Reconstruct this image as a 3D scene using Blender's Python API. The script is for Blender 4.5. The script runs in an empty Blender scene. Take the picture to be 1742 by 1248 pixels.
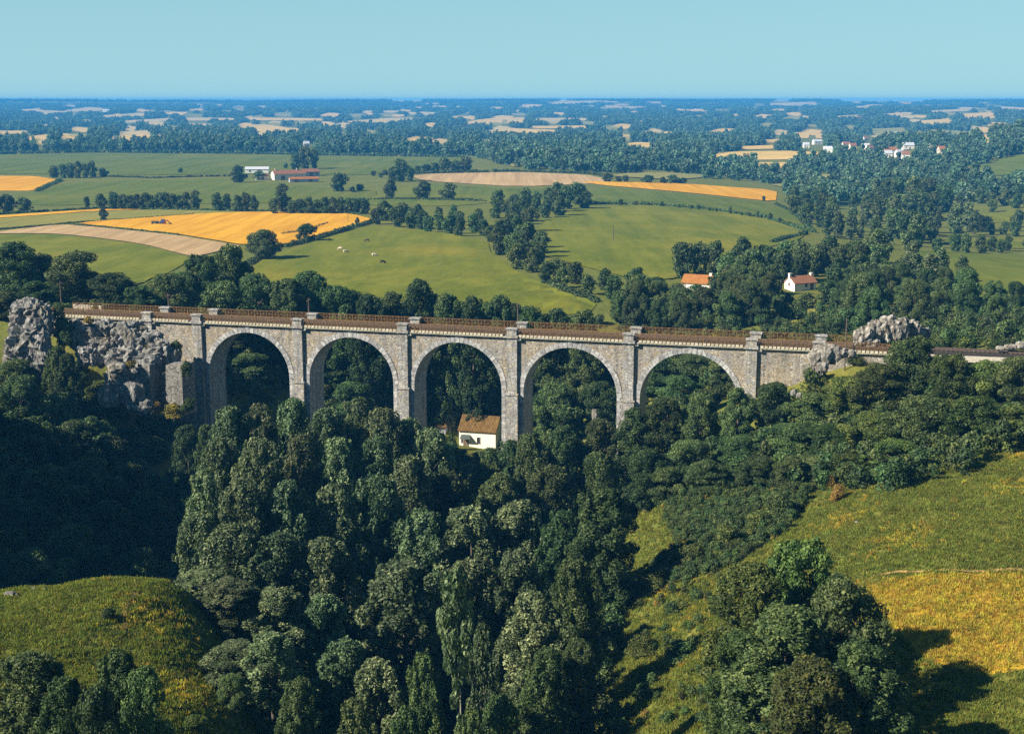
import bpy, bmesh, math, random
import numpy as np
from mathutils import Vector, Matrix, noise as mnoise

random.seed(7)
rng = np.random.default_rng(11)
scene = bpy.context.scene
COL = scene.collection
R = math.radians

# ------------------------------------------------------------------ camera model
IW, IH = 1742, 1248
FPX = 2393.0
HORIZON = 170.0
PITCH = math.atan((IH / 2 - HORIZON) / FPX)
CAMZ = 90.0
CP, SP = math.cos(PITCH), math.sin(PITCH)


def ray(px, py):
    """direction through a photo pixel with unit depth along the view axis"""
    u = (px - IW / 2) / FPX
    v = (IH / 2 - py) / FPX
    return np.array([u, CP + v * SP, -SP + v * CP])


def at_y(px, py, y):
    r = ray(px, py)
    return np.array([0, 0, CAMZ]) + r * (y / r[1])


def at_z(px, py, z):
    r = ray(px, py)
    return np.array([0, 0, CAMZ]) + r * ((z - CAMZ) / r[2])


def project(x, y, z):
    dz = z - CAMZ
    w = y * CP - dz * SP
    v = (y * SP + dz * CP) / w
    return IW / 2 + x / w * FPX, IH / 2 - v * FPX


# ------------------------------------------------------------------ terrain
VA = at_z(253, 542, 54.55)[:2]
VB = at_z(1280, 588.5, 54.55)[:2]
VE = (VB - VA) / np.linalg.norm(VB - VA)          # along the viaduct
VN = np.array([VE[1], -VE[0]])                     # towards the viewer
VANG = math.atan2(VE[1], VE[0])


def v_s(px):
    """distance along the viaduct line of the photo column px (at deck level)"""
    r = ray(px, 565)
    d = r[:2]
    M = np.array([[d[0], -VE[0]], [d[1], -VE[1]]])
    k = np.linalg.solve(M, VA)
    return k[1]


def vpt(s, t):
    """plan position: s along the viaduct, t behind its front face"""
    return VA + VE * s - VN * t


CTRL = []


def C(x, y, z):
    CTRL.append((x, y, z))


def G(px, py, z):
    p = at_z(px, py, z)
    CTRL.append((p[0], p[1], z))


S1 = v_s(337)
S6 = v_s(1280)
for s, t, z in [(S1 + 14, 2, 26), (S1 + 6, 2, 31), (S1 + 30, 2, 25.5), (S1 + 50, 2, 26), (S1 + 66, 2, 30), (S1 + 76, 2, 38),
                (S6 - 6, 2, 43.5), (S6 + 2, 2, 48), (S6 + 12, 3, 52.6), (S6 + 25, 3, 53.4), (S6 + 45, 3, 53.8), (S6 + 70, 3, 53.8), (S6 + 110, 3, 53.8),
                (S6 + 12, -3, 51), (S6 + 25, -3, 52.2), (S6 + 45, -4, 52.5),
                (S1 - 4, 2, 38), (S1 - 12, 3, 48), (S1 - 24, 3, 53), (S1 - 40, 3, 53.6), (S1 - 62, 3, 53.8), (S1 - 95, 3, 54),
                (S1 - 6, -8, 34), (S1 - 14, -8, 38), (S1 - 24, -9, 43), (S1 - 36, -9, 49), (S1 - 50, -8, 52), (S1 - 75, -8, 54)]:
    p = vpt(s, t)
    C(p[0], p[1], z)
# valley in front of the viaduct; unseen hill at left raised to cast shade
for c in [(-30, 190, 26), (0, 185, 25), (15, 183, 33), (30, 179, 42.5), (50, 172, 48), (70, 165, 51), (95, 160, 52), (130, 160, 53),
          (-45, 188, 29), (-58, 186, 34), (-72, 182, 43), (-90, 172, 66), (-112, 168, 84), (-145, 168, 87), (-104, 145, 86), (-140, 140, 87),
          (-10, 160, 24), (5, 158, 28), (-40, 156, 27), (-55, 152, 33), (-70, 150, 44), (-86, 147, 70),
          (-10, 130, 23.5), (-1, 132, 27), (-30, 130, 29), (-45, 130, 36), (-62, 132, 45), (-80, 128, 57),
          (-60, 108, 51.5), (-85, 104, 54), (-120, 110, 60), (-60, 70, 50), (-20, 66, 41), (0, 60, 36), (-8, 104, 26), (-2, 92, 29), (-9, 88, 30), (-8, 110, 28),
          (-180, 160, 76), (-200, 60, 52), (200, 60, 50), (60, 60, 48), (20, 60, 42), (0, 20, 42), (0, -40, 44), (-80, 0, 48), (80, 0, 48), (120, 110, 50)]:
    C(*c)
# knoll, lower left
for c in [(0, 1003, 50), (75, 996, 50.2), (150, 984, 50.2), (275, 974, 49.4), (320, 988, 48.6), (0, 1120, 49.5), (150, 1110, 49), (0, 1248, 49), (200, 1248, 48), (335, 1110, 46.8), (350, 1248, 46), (405, 1210, 44.6)]:
    G(*c)
# hillside, lower right
for c in [(1050, 1010, 37.5), (1085, 1110, 39), (1200, 1240, 43), (1030, 1245, 38), (1250, 1000, 43), (1120, 960, 40.5), (1180, 840, 42.3), (1100, 840, 39), (1350, 1240, 46.5), (1480, 985, 48), (1742, 1240, 48),
          (1742, 980, 50), (1742, 778, 51.5), (1560, 860, 50), (1360, 870, 45.5), (1220, 900, 43), (1150, 890, 41.3)]:
    G(*c)
# behind the viaduct
for c in [(-100, 200, 55), (-84, 197, 50), (-125, 205, 58), (-62, 250, 50), (-45, 248, 38), (-14, 250, 26.6), (10, 246, 27.5), (-6, 262, 26.4), (-7, 255, 26.3), (-4, 243, 26.5), (28, 232, 37), (52, 226, 47), (90, 220, 51), (130, 215, 53),
          (-62, 285, 47.5), (-30, 284, 41), (0, 282, 34.5), (25, 268, 37), (50, 265, 42), (100, 262, 47), (-110, 290, 49), (-160, 280, 52),
          (-50, 312, 45.5), (0, 312, 44.5), (50, 312, 43.5), (100, 310, 43), (150, 310, 43), (-150, 330, 46),
          (0, 372, 43), (-160, 400, 43), (160, 390, 40), (60, 372, 42), (-60, 372, 43.5), (0, 470, 40), (200, 470, 37), (-200, 470, 41)]:
    C(*c)
CTRL = np.array(CTRL)


def _rbf_fit(pts):
    n = len(pts)
    d = np.hypot(pts[:, None, 0] - pts[None, :, 0], pts[:, None, 1] - pts[None, :, 1])
    A = np.zeros((n + 3, n + 3))
    A[:n, :n] = d + 0.0
    P = np.c_[np.ones(n), pts[:, :2]]
    A[:n, n:] = P
    A[n:, :n] = P.T
    A[:n, :n] += np.eye(n) * -1.2                  # a little smoothing
    b = np.r_[pts[:, 2], 0, 0, 0]
    return np.linalg.solve(A, b)


RBF = _rbf_fit(CTRL)


def near_z(x, y):
    out = np.zeros(x.shape)
    n = len(CTRL)
    for i in range(n):
        out += RBF[i] * np.hypot(x - CTRL[i, 0], y - CTRL[i, 1])
    out += RBF[n] + RBF[n + 1] * x + RBF[n + 2] * y
    out += 0.35 * np.sin(x * .31 + 1.3) * np.sin(y * .27 + .4) + 0.2 * np.sin(x * .83 + y * .4) * np.sin(y * .71 - x * .3)
    return out


def waves(x, y):
    return (np.sin(x / 310 + 1.1 + .6 * np.sin(y / 520)) * np.sin(y / 430 + .3) * .5 + np.sin(x / 790 + y / 1300 + 2.) * .6
            + np.sin(y / 640 + .8 * np.sin(x / 900) + 1.) * .7)


def far_z(x, y):
    d = np.hypot(x, y)
    b = np.interp(d, [0, 300, 420, 560, 800, 1400, 2500, 4000, 5600, 7200, 8200, 10600], [45, 45, 42, 39.5, 37, 35.5, 35.5, 42, 57, 81, 80, 30])
    a = np.interp(d, [300, 900, 1500, 2600, 5000, 8000], [.3, .6, 1.5, 5, 7, 6])
    z = b + a * waves(x, y)
    z += np.interp(d, [4000, 7500], [0, 1]) * 4 * np.clip(x / 3500, -1, 1)
    # the river valley on the right and the green hill beyond it
    z -= 9 * np.exp(-(((x - 230) / 110) ** 2)) * np.interp(y, [380, 550, 1150, 1500], [0, 1, 1, 0])
    z += 26 * np.exp(-(((x - 590) / 170) ** 2) - (((y - 1380) / 300) ** 2))
    z = np.where(d > 3000, np.minimum(z, 86 + 2 * np.sin(x / 210) + 1.5 * np.sin(x / 95 + 1)), z)
    z = np.where((d > 6900) & (d < 8300), np.maximum(z, 79 + 4 * np.sin(x / 430 + 1) + 2 * np.sin(x / 120 + 2)), z)
    z += 10 * np.exp(-(((x - 1180) / 500) ** 2) - (((y - 3500) / 900) ** 2))
    return z


def tz(x, y):
    x = np.asarray(x, float)
    y = np.asarray(y, float)
    d = np.hypot(x, y)
    w = np.clip((d - 330) / 120, 0, 1)
    w = w * w * (3 - 2 * w)
    f = far_z(x, y)
    near = d < 451
    if near.any():
        nz = np.zeros(x.shape)
        nz[near] = near_z(x[near], y[near])
        f = np.where(near, nz * (1 - w) + f * w, f)
    return f


def tz1(x, y):
    return float(tz(np.array([x]), np.array([y]))[0])


_T = 60 * 1.0035 ** np.arange(1550)


def ground_at(px, py):
    r = ray(px, py)
    P = np.array([0, 0, CAMZ])[None] + r[None] * _T[:, None]
    dz = P[:, 2] - tz(P[:, 0], P[:, 1])
    neg = np.nonzero(dz < 0)[0]
    if len(neg) == 0:
        i = len(_T) - 1
        return P[i]
    i = neg[0]
    if i == 0:
        return P[0]
    k = dz[i - 1] / (dz[i - 1] - dz[i])
    q = P[i - 1] + (P[i] - P[i - 1]) * k
    q[2] = tz1(q[0], q[1])
    return q


# ------------------------------------------------------------------ object helpers
def link(o, parent=None):
    COL.objects.link(o)
    if parent is not None:
        o.parent = parent
    return o


def tag(o, label=None, cat=None, group=None, kind=None):
    if label:
        o['label'] = label
    if cat:
        o['category'] = cat
    if group:
        o['group'] = group
    if kind:
        o['kind'] = kind
    return o


def thing(name, label, cat, loc=(0, 0, 0), rz=0.0, group=None):
    o = bpy.data.objects.new(name, None)
    o.empty_display_size = .5
    o.location = loc
    o.rotation_euler = (0, 0, rz)
    link(o)
    return tag(o, label, cat, group)


def mesh_np(name, verts, faces_flat, sizes, mats, mat_idx=None, smooth=False, attr=None):
    me = bpy.data.meshes.new(name)
    verts = np.asarray(verts, np.float32)
    me.vertices.add(len(verts))
    me.vertices.foreach_set('co', verts.ravel())
    faces_flat = np.asarray(faces_flat, np.int32)
    sizes = np.asarray(sizes, np.int32)
    me.loops.add(len(faces_flat))
    me.loops.foreach_set('vertex_index', faces_flat)
    me.polygons.add(len(sizes))
    starts = np.r_[0, np.cumsum(sizes)[:-1]].astype(np.int32)
    me.polygons.foreach_set('loop_start', starts)
    for m in (mats if isinstance(mats, (list, tuple)) else [mats]):
        me.materials.append(m)
    if mat_idx is not None:
        me.polygons.foreach_set('material_index', np.asarray(mat_idx, np.int32))
    me.polygons.foreach_set('use_smooth', np.full(len(sizes), bool(smooth)))
    if attr is not None:
        a = me.attributes.new('tint', 'FLOAT', 'FACE')
        a.data.foreach_set('value', np.asarray(attr, np.float32))
    me.update(calc_edges=True)
    return me


class MB:
    """collects boxes, tubes and polygons into one mesh"""

    def __init__(self):
        self.v = []
        self.f = []
        self.t = []

    def quad(self, pts, tint=0.5):
        n = len(self.v)
        self.v += [tuple(p) for p in pts]
        self.f.append(tuple(range(n, n + len(pts))))
        self.t.append(tint)

    def box(self, x0, x1, y0, y1, z0, z1, M=None, tint=None):
        if tint is None:
            tint = random.random()
        c = [(x0, y0, z0), (x1, y0, z0), (x1, y1, z0), (x0, y1, z0), (x0, y0, z1), (x1, y0, z1), (x1, y1, z1), (x0, y1, z1)]
        if M is not None:
            c = [tuple(M @ Vector(p)) for p in c]
        n = len(self.v)
        self.v += c
        for q in ((0, 3, 2, 1), (4, 5, 6, 7), (0, 1, 5, 4), (1, 2, 6, 5), (2, 3, 7, 6), (3, 0, 4, 7)):
            self.f.append(tuple(n + i for i in q))
            self.t.append(tint)

    def tube(self, pts, radii, sides=6, cap=True, tint=.5):
        pts = [Vector(p) for p in pts]
        base = len(self.v)
        for i, p in enumerate(pts):
            d = (pts[min(i + 1, len(pts) - 1)] - pts[max(i - 1, 0)])
            if d.length < 1e-6:
                d = Vector((0, 0, 1))
            d.normalize()
            a = d.orthogonal().normalized()
            if abs(d.z) > .3:
                a = (Vector((1, 0, 0)) - d * d.x).normalized()
            b = d.cross(a)
            for k in range(sides):
                th = 2 * math.pi * k / sides
                self.v.append(tuple(p + (a * math.cos(th) + b * math.sin(th)) * radii[i]))
        for i in range(len(pts) - 1):
            for k in range(sides):
                k2 = (k + 1) % sides
                self.f.append((base + i * sides + k, base + i * sides + k2, base + (i + 1) * sides + k2, base + (i + 1) * sides + k))
                self.t.append(tint)
        if cap:
            self.f.append(tuple(base + k for k in range(sides))[::-1])
            self.t.append(tint)
            o = base + (len(pts) - 1) * sides
            self.f.append(tuple(o + k for k in range(sides)))
            self.t.append(tint)

    def mesh(self, name, mat, smooth=False):
        flat = [i for f in self.f for i in f]
        return mesh_np(name, self.v, flat, [len(f) for f in self.f], mat, smooth=smooth, attr=self.t)

    def build(self, name, mat, parent=None, smooth=False):
        return link(bpy.data.objects.new(name, self.mesh(name, mat, smooth)), parent)


# ------------------------------------------------------------------ materials
def new_mat(name):
    m = bpy.data.materials.new(name)
    m.use_nodes = True
    nt = m.node_tree
    nt.nodes.clear()
    out = nt.nodes.new('ShaderNodeOutputMaterial')
    return m, nt, out


def N(nt, typ, **kw):
    n = nt.nodes.new('ShaderNode' + typ)
    for k, v in kw.items():
        if k.startswith('i_'):
            key = k[2:]
            n.inputs[int(key) if key.isdigit() else key.replace('_', ' ')].default_value = v
        else:
            setattr(n, k, v)
    return n


def ramp(nt, fac, stops, interp='LINEAR'):
    r = nt.nodes.new('ShaderNodeValToRGB')
    r.color_ramp.interpolation = interp
    while len(r.color_ramp.elements) < len(stops):
        r.color_ramp.elements.new(.5)
    for e, (p, c) in zip(r.color_ramp.elements, stops):
        e.position = p
        e.color = (*c, 1)
    nt.links.new(fac, r.inputs[0])
    return r.outputs[0]


def mix(nt, fac, a, b, mode='MIX'):
    m = nt.nodes.new('ShaderNodeMix')
    m.data_type = 'RGBA'
    m.blend_type = mode
    for idx, v in ((0, fac), (6, a), (7, b)):
        if hasattr(v, 'is_output'):
            nt.links.new(v, m.inputs[idx])
        elif idx == 0:
            m.inputs[0].default_value = v
        else:
            m.inputs[idx].default_value = (*v, 1)
    return m.outputs[2]


def coords(nt, kind='Object', scale=(1, 1, 1)):
    tc = nt.nodes.new('ShaderNodeTexCoord')
    mp = nt.nodes.new('ShaderNodeMapping')
    mp.inputs['Scale'].default_value = scale
    nt.links.new(tc.outputs[kind], mp.inputs[0])
    return mp.outputs[0]


def pcoords(nt, scale=(1, 1, 1)):
    g = nt.nodes.new('ShaderNodeNewGeometry')
    mp = nt.nodes.new('ShaderNodeMapping')
    mp.inputs['Scale'].default_value = scale
    nt.links.new(g.outputs['Position'], mp.inputs[0])
    return mp.outputs[0]


def noise(nt, vec, scale, detail=4, rough=.55, dist=0.):
    n = N(nt, 'TexNoise')
    n.inputs['Scale'].default_value = scale
    n.inputs['Detail'].default_value = detail
    n.inputs['Roughness'].default_value = rough
    n.inputs['Distortion'].default_value = dist
    nt.links.new(vec, n.inputs['Vector'])
    return n.outputs['Fac']


def principled(nt, out, col, rough=.85, bump=None, bump_s=.3, bump_d=.05, spec=.2):
    b = N(nt, 'BsdfPrincipled')
    b.inputs['Roughness'].default_value = rough
    b.inputs['Specular IOR Level'].default_value = spec
    if hasattr(col, 'is_output'):
        nt.links.new(col, b.inputs['Base Color'])
    else:
        b.inputs['Base Color'].default_value = (*col, 1)
    if bump is not None:
        bp = N(nt, 'Bump')
        bp.inputs['Strength'].default_value = bump_s
        bp.inputs['Distance'].default_value = bump_d
        nt.links.new(bump, bp.inputs['Height'])
        nt.links.new(bp.outputs[0], b.inputs['Normal'])
    nt.links.new(b.outputs[0], out.inputs[0])
    return b


def leaf_mat(name, dark, mid, light, trans=.28):
    m, nt, out = new_mat(name)
    at = N(nt, 'Attribute')
    at.attribute_name = 'tint'
    oi = N(nt, 'ObjectInfo')
    c = ramp(nt, at.outputs['Fac'], [(0, dark), (.55, mid), (1, light)])
    # each tree leans a little towards yellow or blue green and light or dark
    hs = N(nt, 'HueSaturation')
    mr = N(nt, 'MapRange', i_3=.472, i_4=.535)
    nt.links.new(oi.outputs['Random'], mr.inputs[0])
    nt.links.new(mr.outputs[0], hs.inputs['Hue'])
    w = N(nt, 'Math', operation='MULTIPLY')
    w.inputs[1].default_value = 7.31
    nt.links.new(oi.outputs['Random'], w.inputs[0])
    fr = N(nt, 'Math', operation='FRACT')
    nt.links.new(w.outputs[0], fr.inputs[0])
    mv = N(nt, 'MapRange', i_3=.62, i_4=1.35)
    nt.links.new(fr.outputs[0], mv.inputs[0])
    nt.links.new(mv.outputs[0], hs.inputs['Value'])
    nt.links.new(c, hs.inputs['Color'])
    b = N(nt, 'BsdfPrincipled')
    b.inputs['Roughness'].default_value = .62
    b.inputs['Specular IOR Level'].default_value = .25
    nt.links.new(hs.outputs[0], b.inputs['Base Color'])
    t = N(nt, 'BsdfTranslucent')
    nt.links.new(mix(nt, 1., hs.outputs[0], (1., 1.1, .5), 'MULTIPLY'), t.inputs[0])
    mx = N(nt, 'MixShader', i_0=trans)
    nt.links.new(b.outputs[0], mx.inputs[1])
    nt.links.new(t.outputs[0], mx.inputs[2])
    nt.links.new(mx.outputs[0], out.inputs[0])
    return m


def plain(name, col, var=.25, scale=3., rough=.8, bump=0., spec=.2):
    m, nt, out = new_mat(name)
    v = coords(nt)
    n = noise(nt, v, scale, 5, .6)
    lo = tuple(c * (1 - var) for c in col)
    hi = tuple(min(1, c * (1 + var)) for c in col)
    c = ramp(nt, n, [(.3, lo), (.7, hi)])
    principled(nt, out, c, rough, n if bump else None, bump, .05, spec)
    return m


M = {}
M['leaf_broad'] = leaf_mat('broadleaf_foliage', (.016, .034, .008), (.058, .092, .025), (.175, .215, .066), .2)
M['leaf_poplar'] = leaf_mat('poplar_foliage', (.019, .037, .012), (.090, .126, .050), (.275, .31, .14), .2)
M['leaf_bush'] = leaf_mat('bush_foliage', (.020, .038, .007), (.072, .102, .020), (.20, .215, .046), .2)
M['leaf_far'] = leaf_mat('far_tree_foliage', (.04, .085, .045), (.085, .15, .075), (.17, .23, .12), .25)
M['leaf_yellow'] = leaf_mat('dry_bush_foliage', (.10, .09, .018), (.27, .20, .036), (.46, .31, .07))
M['bark'] = plain('bark', (.12, .095, .07), .5, 6, .9, .6)
M['bark_pale'] = plain('pale_bark', (.30, .27, .20), .45, 5, .9, .4)

# ground cover of the whole country
m, nt, out = new_mat('meadow_ground')
v = pcoords(nt)
n1 = noise(nt, v, .006, 5, .6)
n2 = noise(nt, v, .05, 6, .65)
n3 = noise(nt, v, 1.1, 5, .7)
c = ramp(nt, n1, [(.3, (.075, .105, .019)), (.5, (.115, .132, .024)), (.72, (.165, .155, .03))])
c = mix(nt, .55, c, ramp(nt, n2, [(.3, (.07, .098, .018)), (.5, (.135, .14, .024)), (.64, (.21, .175, .032)), (.8, (.27, .19, .045))]))
c = mix(nt, .5, c, ramp(nt, n3, [(.25, (.045, .062, .014)), (.5, (.11, .12, .024)), (.8, (.21, .18, .05))]))
principled(nt, out, c, .95, n3, .7, .35, .05)
M['ground'] = m


def field_mat(name, cols, angle=0., row=.0, patch=.02, fine=.9, rowscale=.35):
    """a field: broad patches, fine mottling, and drill rows along one direction"""
    m, nt, out = new_mat(name)
    v = pcoords(nt)
    a = noise(nt, v, patch, 5, .62, .3)
    b = noise(nt, v, fine, 5, .7)
    c = ramp(nt, a, [(.28, cols[0]), (.5, cols[1]), (.72, cols[2])])
    c = mix(nt, .35, c, ramp(nt, b, [(.25, tuple(k * .6 for k in cols[0])), (.75, tuple(min(1, k * 1.25) for k in cols[2]))]))
    if row:
        mp = N(nt, 'Mapping')
        mp.inputs['Rotation'].default_value = (0, 0, angle)
        mp.inputs['Scale'].default_value = (rowscale, rowscale * .02, 1)
        nt.links.new(v, mp.inputs[0])
        r_ = noise(nt, mp.outputs[0], 1., 3, .6)
        c = mix(nt, row, c, ramp(nt, r_, [(.35, tuple(k * .55 for k in cols[0])), (.65, tuple(min(1, k * 1.2) for k in cols[2]))]))
    principled(nt, out, c, .95, b, .5, .25, .05)
    return m


M['wheat'] = field_mat('wheat_field', [(.46, .205, .008), (.56, .27, .012), (.64, .34, .03)], .2, .3, .02, .7, .25)
M['wheat_pale'] = field_mat('pale_stubble_field', [(.42, .29, .12), (.50, .36, .17), (.56, .42, .22)], .1, .25, .01, .5, .2)
M['soil'] = field_mat('bare_tan_soil', [(.33, .215, .10), (.39, .26, .125), (.44, .30, .15)], -.35, .35, .02, .7, .3)
M['green'] = field_mat('green_meadow', [(.045, .090, .010), (.085, .118, .016), (.155, .150, .022)], .4, .22, .016, .6, .12)
M['olive'] = field_mat('olive_meadow', [(.060, .100, .008), (.098, .130, .012), (.215, .180, .020)], 1.1, .22, .022, .6, .12)
M['lime'] = field_mat('pale_green_crop', [(.15, .16, .030), (.20, .19, .04), (.26, .21, .05)], .1, .25, .015, .6)
M['rough'] = field_mat('rough_yellow_grass', [(.28, .18, .016), (.36, .225, .020), (.42, .27, .03)], .05, .45, .07, .8, .5)
M['farstraw'] = field_mat('distant_straw_field', [(.42, .27, .07), (.52, .34, .10), (.58, .40, .14)], 0, 0, .004, .05)
M['farpale'] = field_mat('distant_pale_field', [(.36, .26, .10), (.43, .32, .13), (.50, .38, .18)], 0, 0, .004, .05)
M['farolive'] = field_mat('distant_olive_field', [(.17, .17, .05), (.23, .21, .06), (.28, .24, .08)], 0, 0, .004, .05)
M['path'] = plain('trodden_earth', (.30, .19, .065), .3, 2, .95)

# stone
def rubble_mat(name, cols, scale=2.6, squash=1.5, ochre=True):
    m, nt, out = new_mat(name)
    v = coords(nt, 'Object', (scale, scale, scale * squash))
    vo = N(nt, 'TexVoronoi')
    vo.inputs['Scale'].default_value = 1.
    vo.inputs['Randomness'].default_value = .85
    nt.links.new(v, vo.inputs['Vector'])
    ve = N(nt, 'TexVoronoi', feature='DISTANCE_TO_EDGE')
    ve.inputs['Scale'].default_value = 1.
    ve.inputs['Randomness'].default_value = .85
    nt.links.new(v, ve.inputs['Vector'])
    sep = N(nt, 'SeparateColor')
    nt.links.new(vo.outputs['Color'], sep.inputs[0])
    c = ramp(nt, sep.outputs[0], cols, 'CONSTANT')
    big = noise(nt, coords(nt), .22, 5, .6)
    if ochre:
        c = mix(nt, ramp(nt, big, [(.44, (0, 0, 0)), (.60, (.72, .72, .72))]), c, (.50, .34, .13), 'MIX')
        c = mix(nt, .45, c, ramp(nt, sep.outputs[1], [(0, (.12, .11, .09)), (.5, (.36, .32, .25)), (1, (.62, .56, .46))]), 'MIX')
    st = noise(nt, coords(nt, 'Object', (1.3, 1.3, .18)), 1., 5, .65)
    c = mix(nt, ramp(nt, st, [(.46, (0, 0, 0)), (.66, (.72, .72, .72))]), c, (.085, .08, .072))
    e = ramp(nt, ve.outputs['Distance'], [(.02, (0, 0, 0)), (.09, (1, 1, 1))])
    c = mix(nt, e, (.30, .27, .23), c)
    principled(nt, out, c, .92, e, .8, .08, .1)
    return m


M['rubble'] = rubble_mat('rubble_masonry', [(0, (.29, .265, .235)), (.2, (.41, .38, .34)), (.4, (.14, .13, .12)), (.54, (.45, .32, .15)), (.7, (.35, .335, .32)), (.9, (.50, .46, .40))])
M['ashlar'] = rubble_mat('pilaster_stone', [(0, (.34, .33, .31)), (.3, (.44, .42, .38)), (.6, (.26, .25, .24)), (.8, (.40, .35, .26))], 1.8, 1.6, False)
M['old_masonry'] = rubble_mat('old_dark_masonry', [(0, (.16, .15, .135)), (.3, (.24, .225, .20)), (.6, (.10, .095, .085)), (.8, (.28, .26, .22))], 2.4, 1.5, False)
m, nt, out = new_mat('voussoir_stone')
at = N(nt, 'Attribute'); at.attribute_name = 'tint'
c = ramp(nt, at.outputs['Fac'], [(0, (.27, .265, .26)), (.5, (.42, .41, .39)), (1, (.54, .52, .48))])
n = noise(nt, coords(nt), 2.2, 6, .65)
c = mix(nt, ramp(nt, n, [(.42, (0, 0, 0)), (.62, (.8, .8, .8))]), c, (.15, .14, .13))
principled(nt, out, c, .9, n, .5, .05, .1)
M['voussoir'] = m
m, nt, out = new_mat('cornice_stone')
n = noise(nt, coords(nt), 1.6, 6, .65)
at = N(nt, 'Attribute'); at.attribute_name = 'tint'
c = ramp(nt, n, [(.25, (.32, .27, .17)), (.5, (.48, .42, .28)), (.75, (.58, .52, .38))])
c = mix(nt, .35, c, ramp(nt, at.outputs['Fac'], [(0, (.34, .29, .2)), (1, (.68, .64, .55))]))
principled(nt, out, c, .9, n, .4, .04, .1)
M['cornice'] = m
M['rust'] = plain('rusty_iron', (.17, .09, .024), .55, 4, .75, .2, .3)
M['ballast'] = plain('rusty_ballast', (.032, .026, .021), .6, 3.5, .95, .8)
M['rail'] = plain('rail_steel', (.13, .09, .065), .3, 3, .5, 0, .5)
M['sleeper'] = plain('sleeper_wood', (.07, .05, .035), .4, 3, .9)
M['concrete'] = plain('pale_block_stone', (.46, .41, .33), .3, 2.5, .9, .3)

# limestone rock
m, nt, out = new_mat('limestone_rock')
v = coords(nt)
n1 = noise(nt, v, .35, 6, .6)
n2 = noise(nt, coords(nt, 'Object', (1, 1, .4)), 1.9, 8, .72, .4)
c = ramp(nt, n2, [(.32, (.022, .022, .020)), (.45, (.16, .152, .138)), (.57, (.36, .345, .315)), (.72, (.62, .60, .55))])
c = mix(nt, ramp(nt, n1, [(.5, (0, 0, 0)), (.68, (.6, .6, .6))]), c, (.17, .13, .06))
principled(nt, out, c, .9, n2, 1., .6, .1)
M['rock'] = m
m, nt, out = new_mat('pale_rock')
n2 = noise(nt, coords(nt, 'Object', (1, 1, .5)), 1.7, 8, .7, .4)
c = ramp(nt, n2, [(.32, (.03, .026, .02)), (.46, (.17, .15, .12)), (.60, (.36, .33, .28)), (.78, (.58, .54, .48))])
principled(nt, out, c, .9, n2, .9, .35, .15)
M['rock_pale'] = m

# buildings
def tile_mat(name, a, b, c_):
    m, nt, out = new_mat(name)
    w = N(nt, 'TexWave', wave_type='BANDS', bands_direction='X')
    w.inputs['Scale'].default_value = 1.1
    w.inputs['Distortion'].default_value = 1.2
    nt.links.new(coords(nt), w.inputs[0])
    n = noise(nt, coords(nt, 'Object', (1, .35, .35)), 2.6, 6, .7)
    c = ramp(nt, n, [(.3, a), (.52, b), (.7, c_)])
    c = mix(nt, .3, c, ramp(nt, w.outputs['Fac'], [(.2, tuple(k * .35 for k in a)), (.8, c_)]))
    principled(nt, out, c, .9, w.outputs['Fac'], .6, .08, .1)
    return m


M['tile_moss'] = tile_mat('mossy_roof_tiles', (.05, .03, .014), (.14, .075, .026), (.27, .17, .05))
M['tile_red'] = tile_mat('red_roof_tiles', (.17, .07, .04), (.30, .13, .07), (.40, .20, .11))
M['tile_orange'] = tile_mat('orange_roof_tiles', (.22, .085, .024), (.36, .14, .038), (.44, .20, .06))
M['tile_grey'] = tile_mat('grey_sheet_roof', (.42, .42, .44), (.55, .55, .57), (.66, .66, .67))
M['render_white'] = plain('white_limewash', (.78, .74, .64), .08, 1.5, .9, .1)
M['render_warm'] = plain('warm_limewash', (.66, .56, .44), .15, 1.5, .9, .1)
M['render_grey'] = plain('grey_render', (.34, .34, .36), .2, 1.5, .9, .1)
M['dark_opening'] = plain('dark_window_glass', (.03, .032, .035), .2, 2, .25, 0, .5)
M['wood_door'] = plain('weathered_wood', (.16, .11, .07), .4, 4, .8)
M['awning'] = plain('dark_awning_cloth', (.07, .085, .07), .3, 4, .8)
M['pole'] = plain('tarred_pole', (.11, .085, .06), .4, 4, .85)
M['cow_white'] = plain('pale_cow_hide', (.50, .42, .32), .15, 2, .8)
M['cow_dark'] = plain('dark_cow_hide', (.045, .035, .03), .4, 2, .7)
M['black'] = plain('dark_machine_paint', (.03, .03, .033), .3, 3, .55, 0, .4)
M['blue'] = plain('blue_machine_paint', (.05, .08, .20), .2, 3, .5, 0, .4)
M['red'] = plain('red_machine_paint', (.30, .04, .03), .2, 3, .5, 0, .4)

# ------------------------------------------------------------------ ground sheet
ang = np.concatenate([np.linspace(-180, -34, 46), np.linspace(-33, 33, 310), np.linspace(34, 180, 46)])
dist = np.concatenate([[.5, 8, 20, 34], np.geomspace(42, 8500, 400)])
AA, DD = np.meshgrid(np.radians(ang), dist)
X, Y = DD * np.sin(AA), DD * np.cos(AA)
Z = tz(X.ravel(), Y.ravel())
nr, nc = X.shape
idx = np.arange(nr * nc).reshape(nr, nc)
q = np.stack([idx[:-1, :-1], idx[1:, :-1], idx[1:, 1:], idx[:-1, 1:]], -1).reshape(-1, 4)[:, ::-1]
me = mesh_np('ground', np.c_[X.ravel(), Y.ravel(), Z], q.ravel(), np.full(len(q), 4), M['ground'], smooth=True)
tag(link(bpy.data.objects.new('ground', me)), 'rolling green country around the wooded valley', 'ground', kind='structure')


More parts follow.
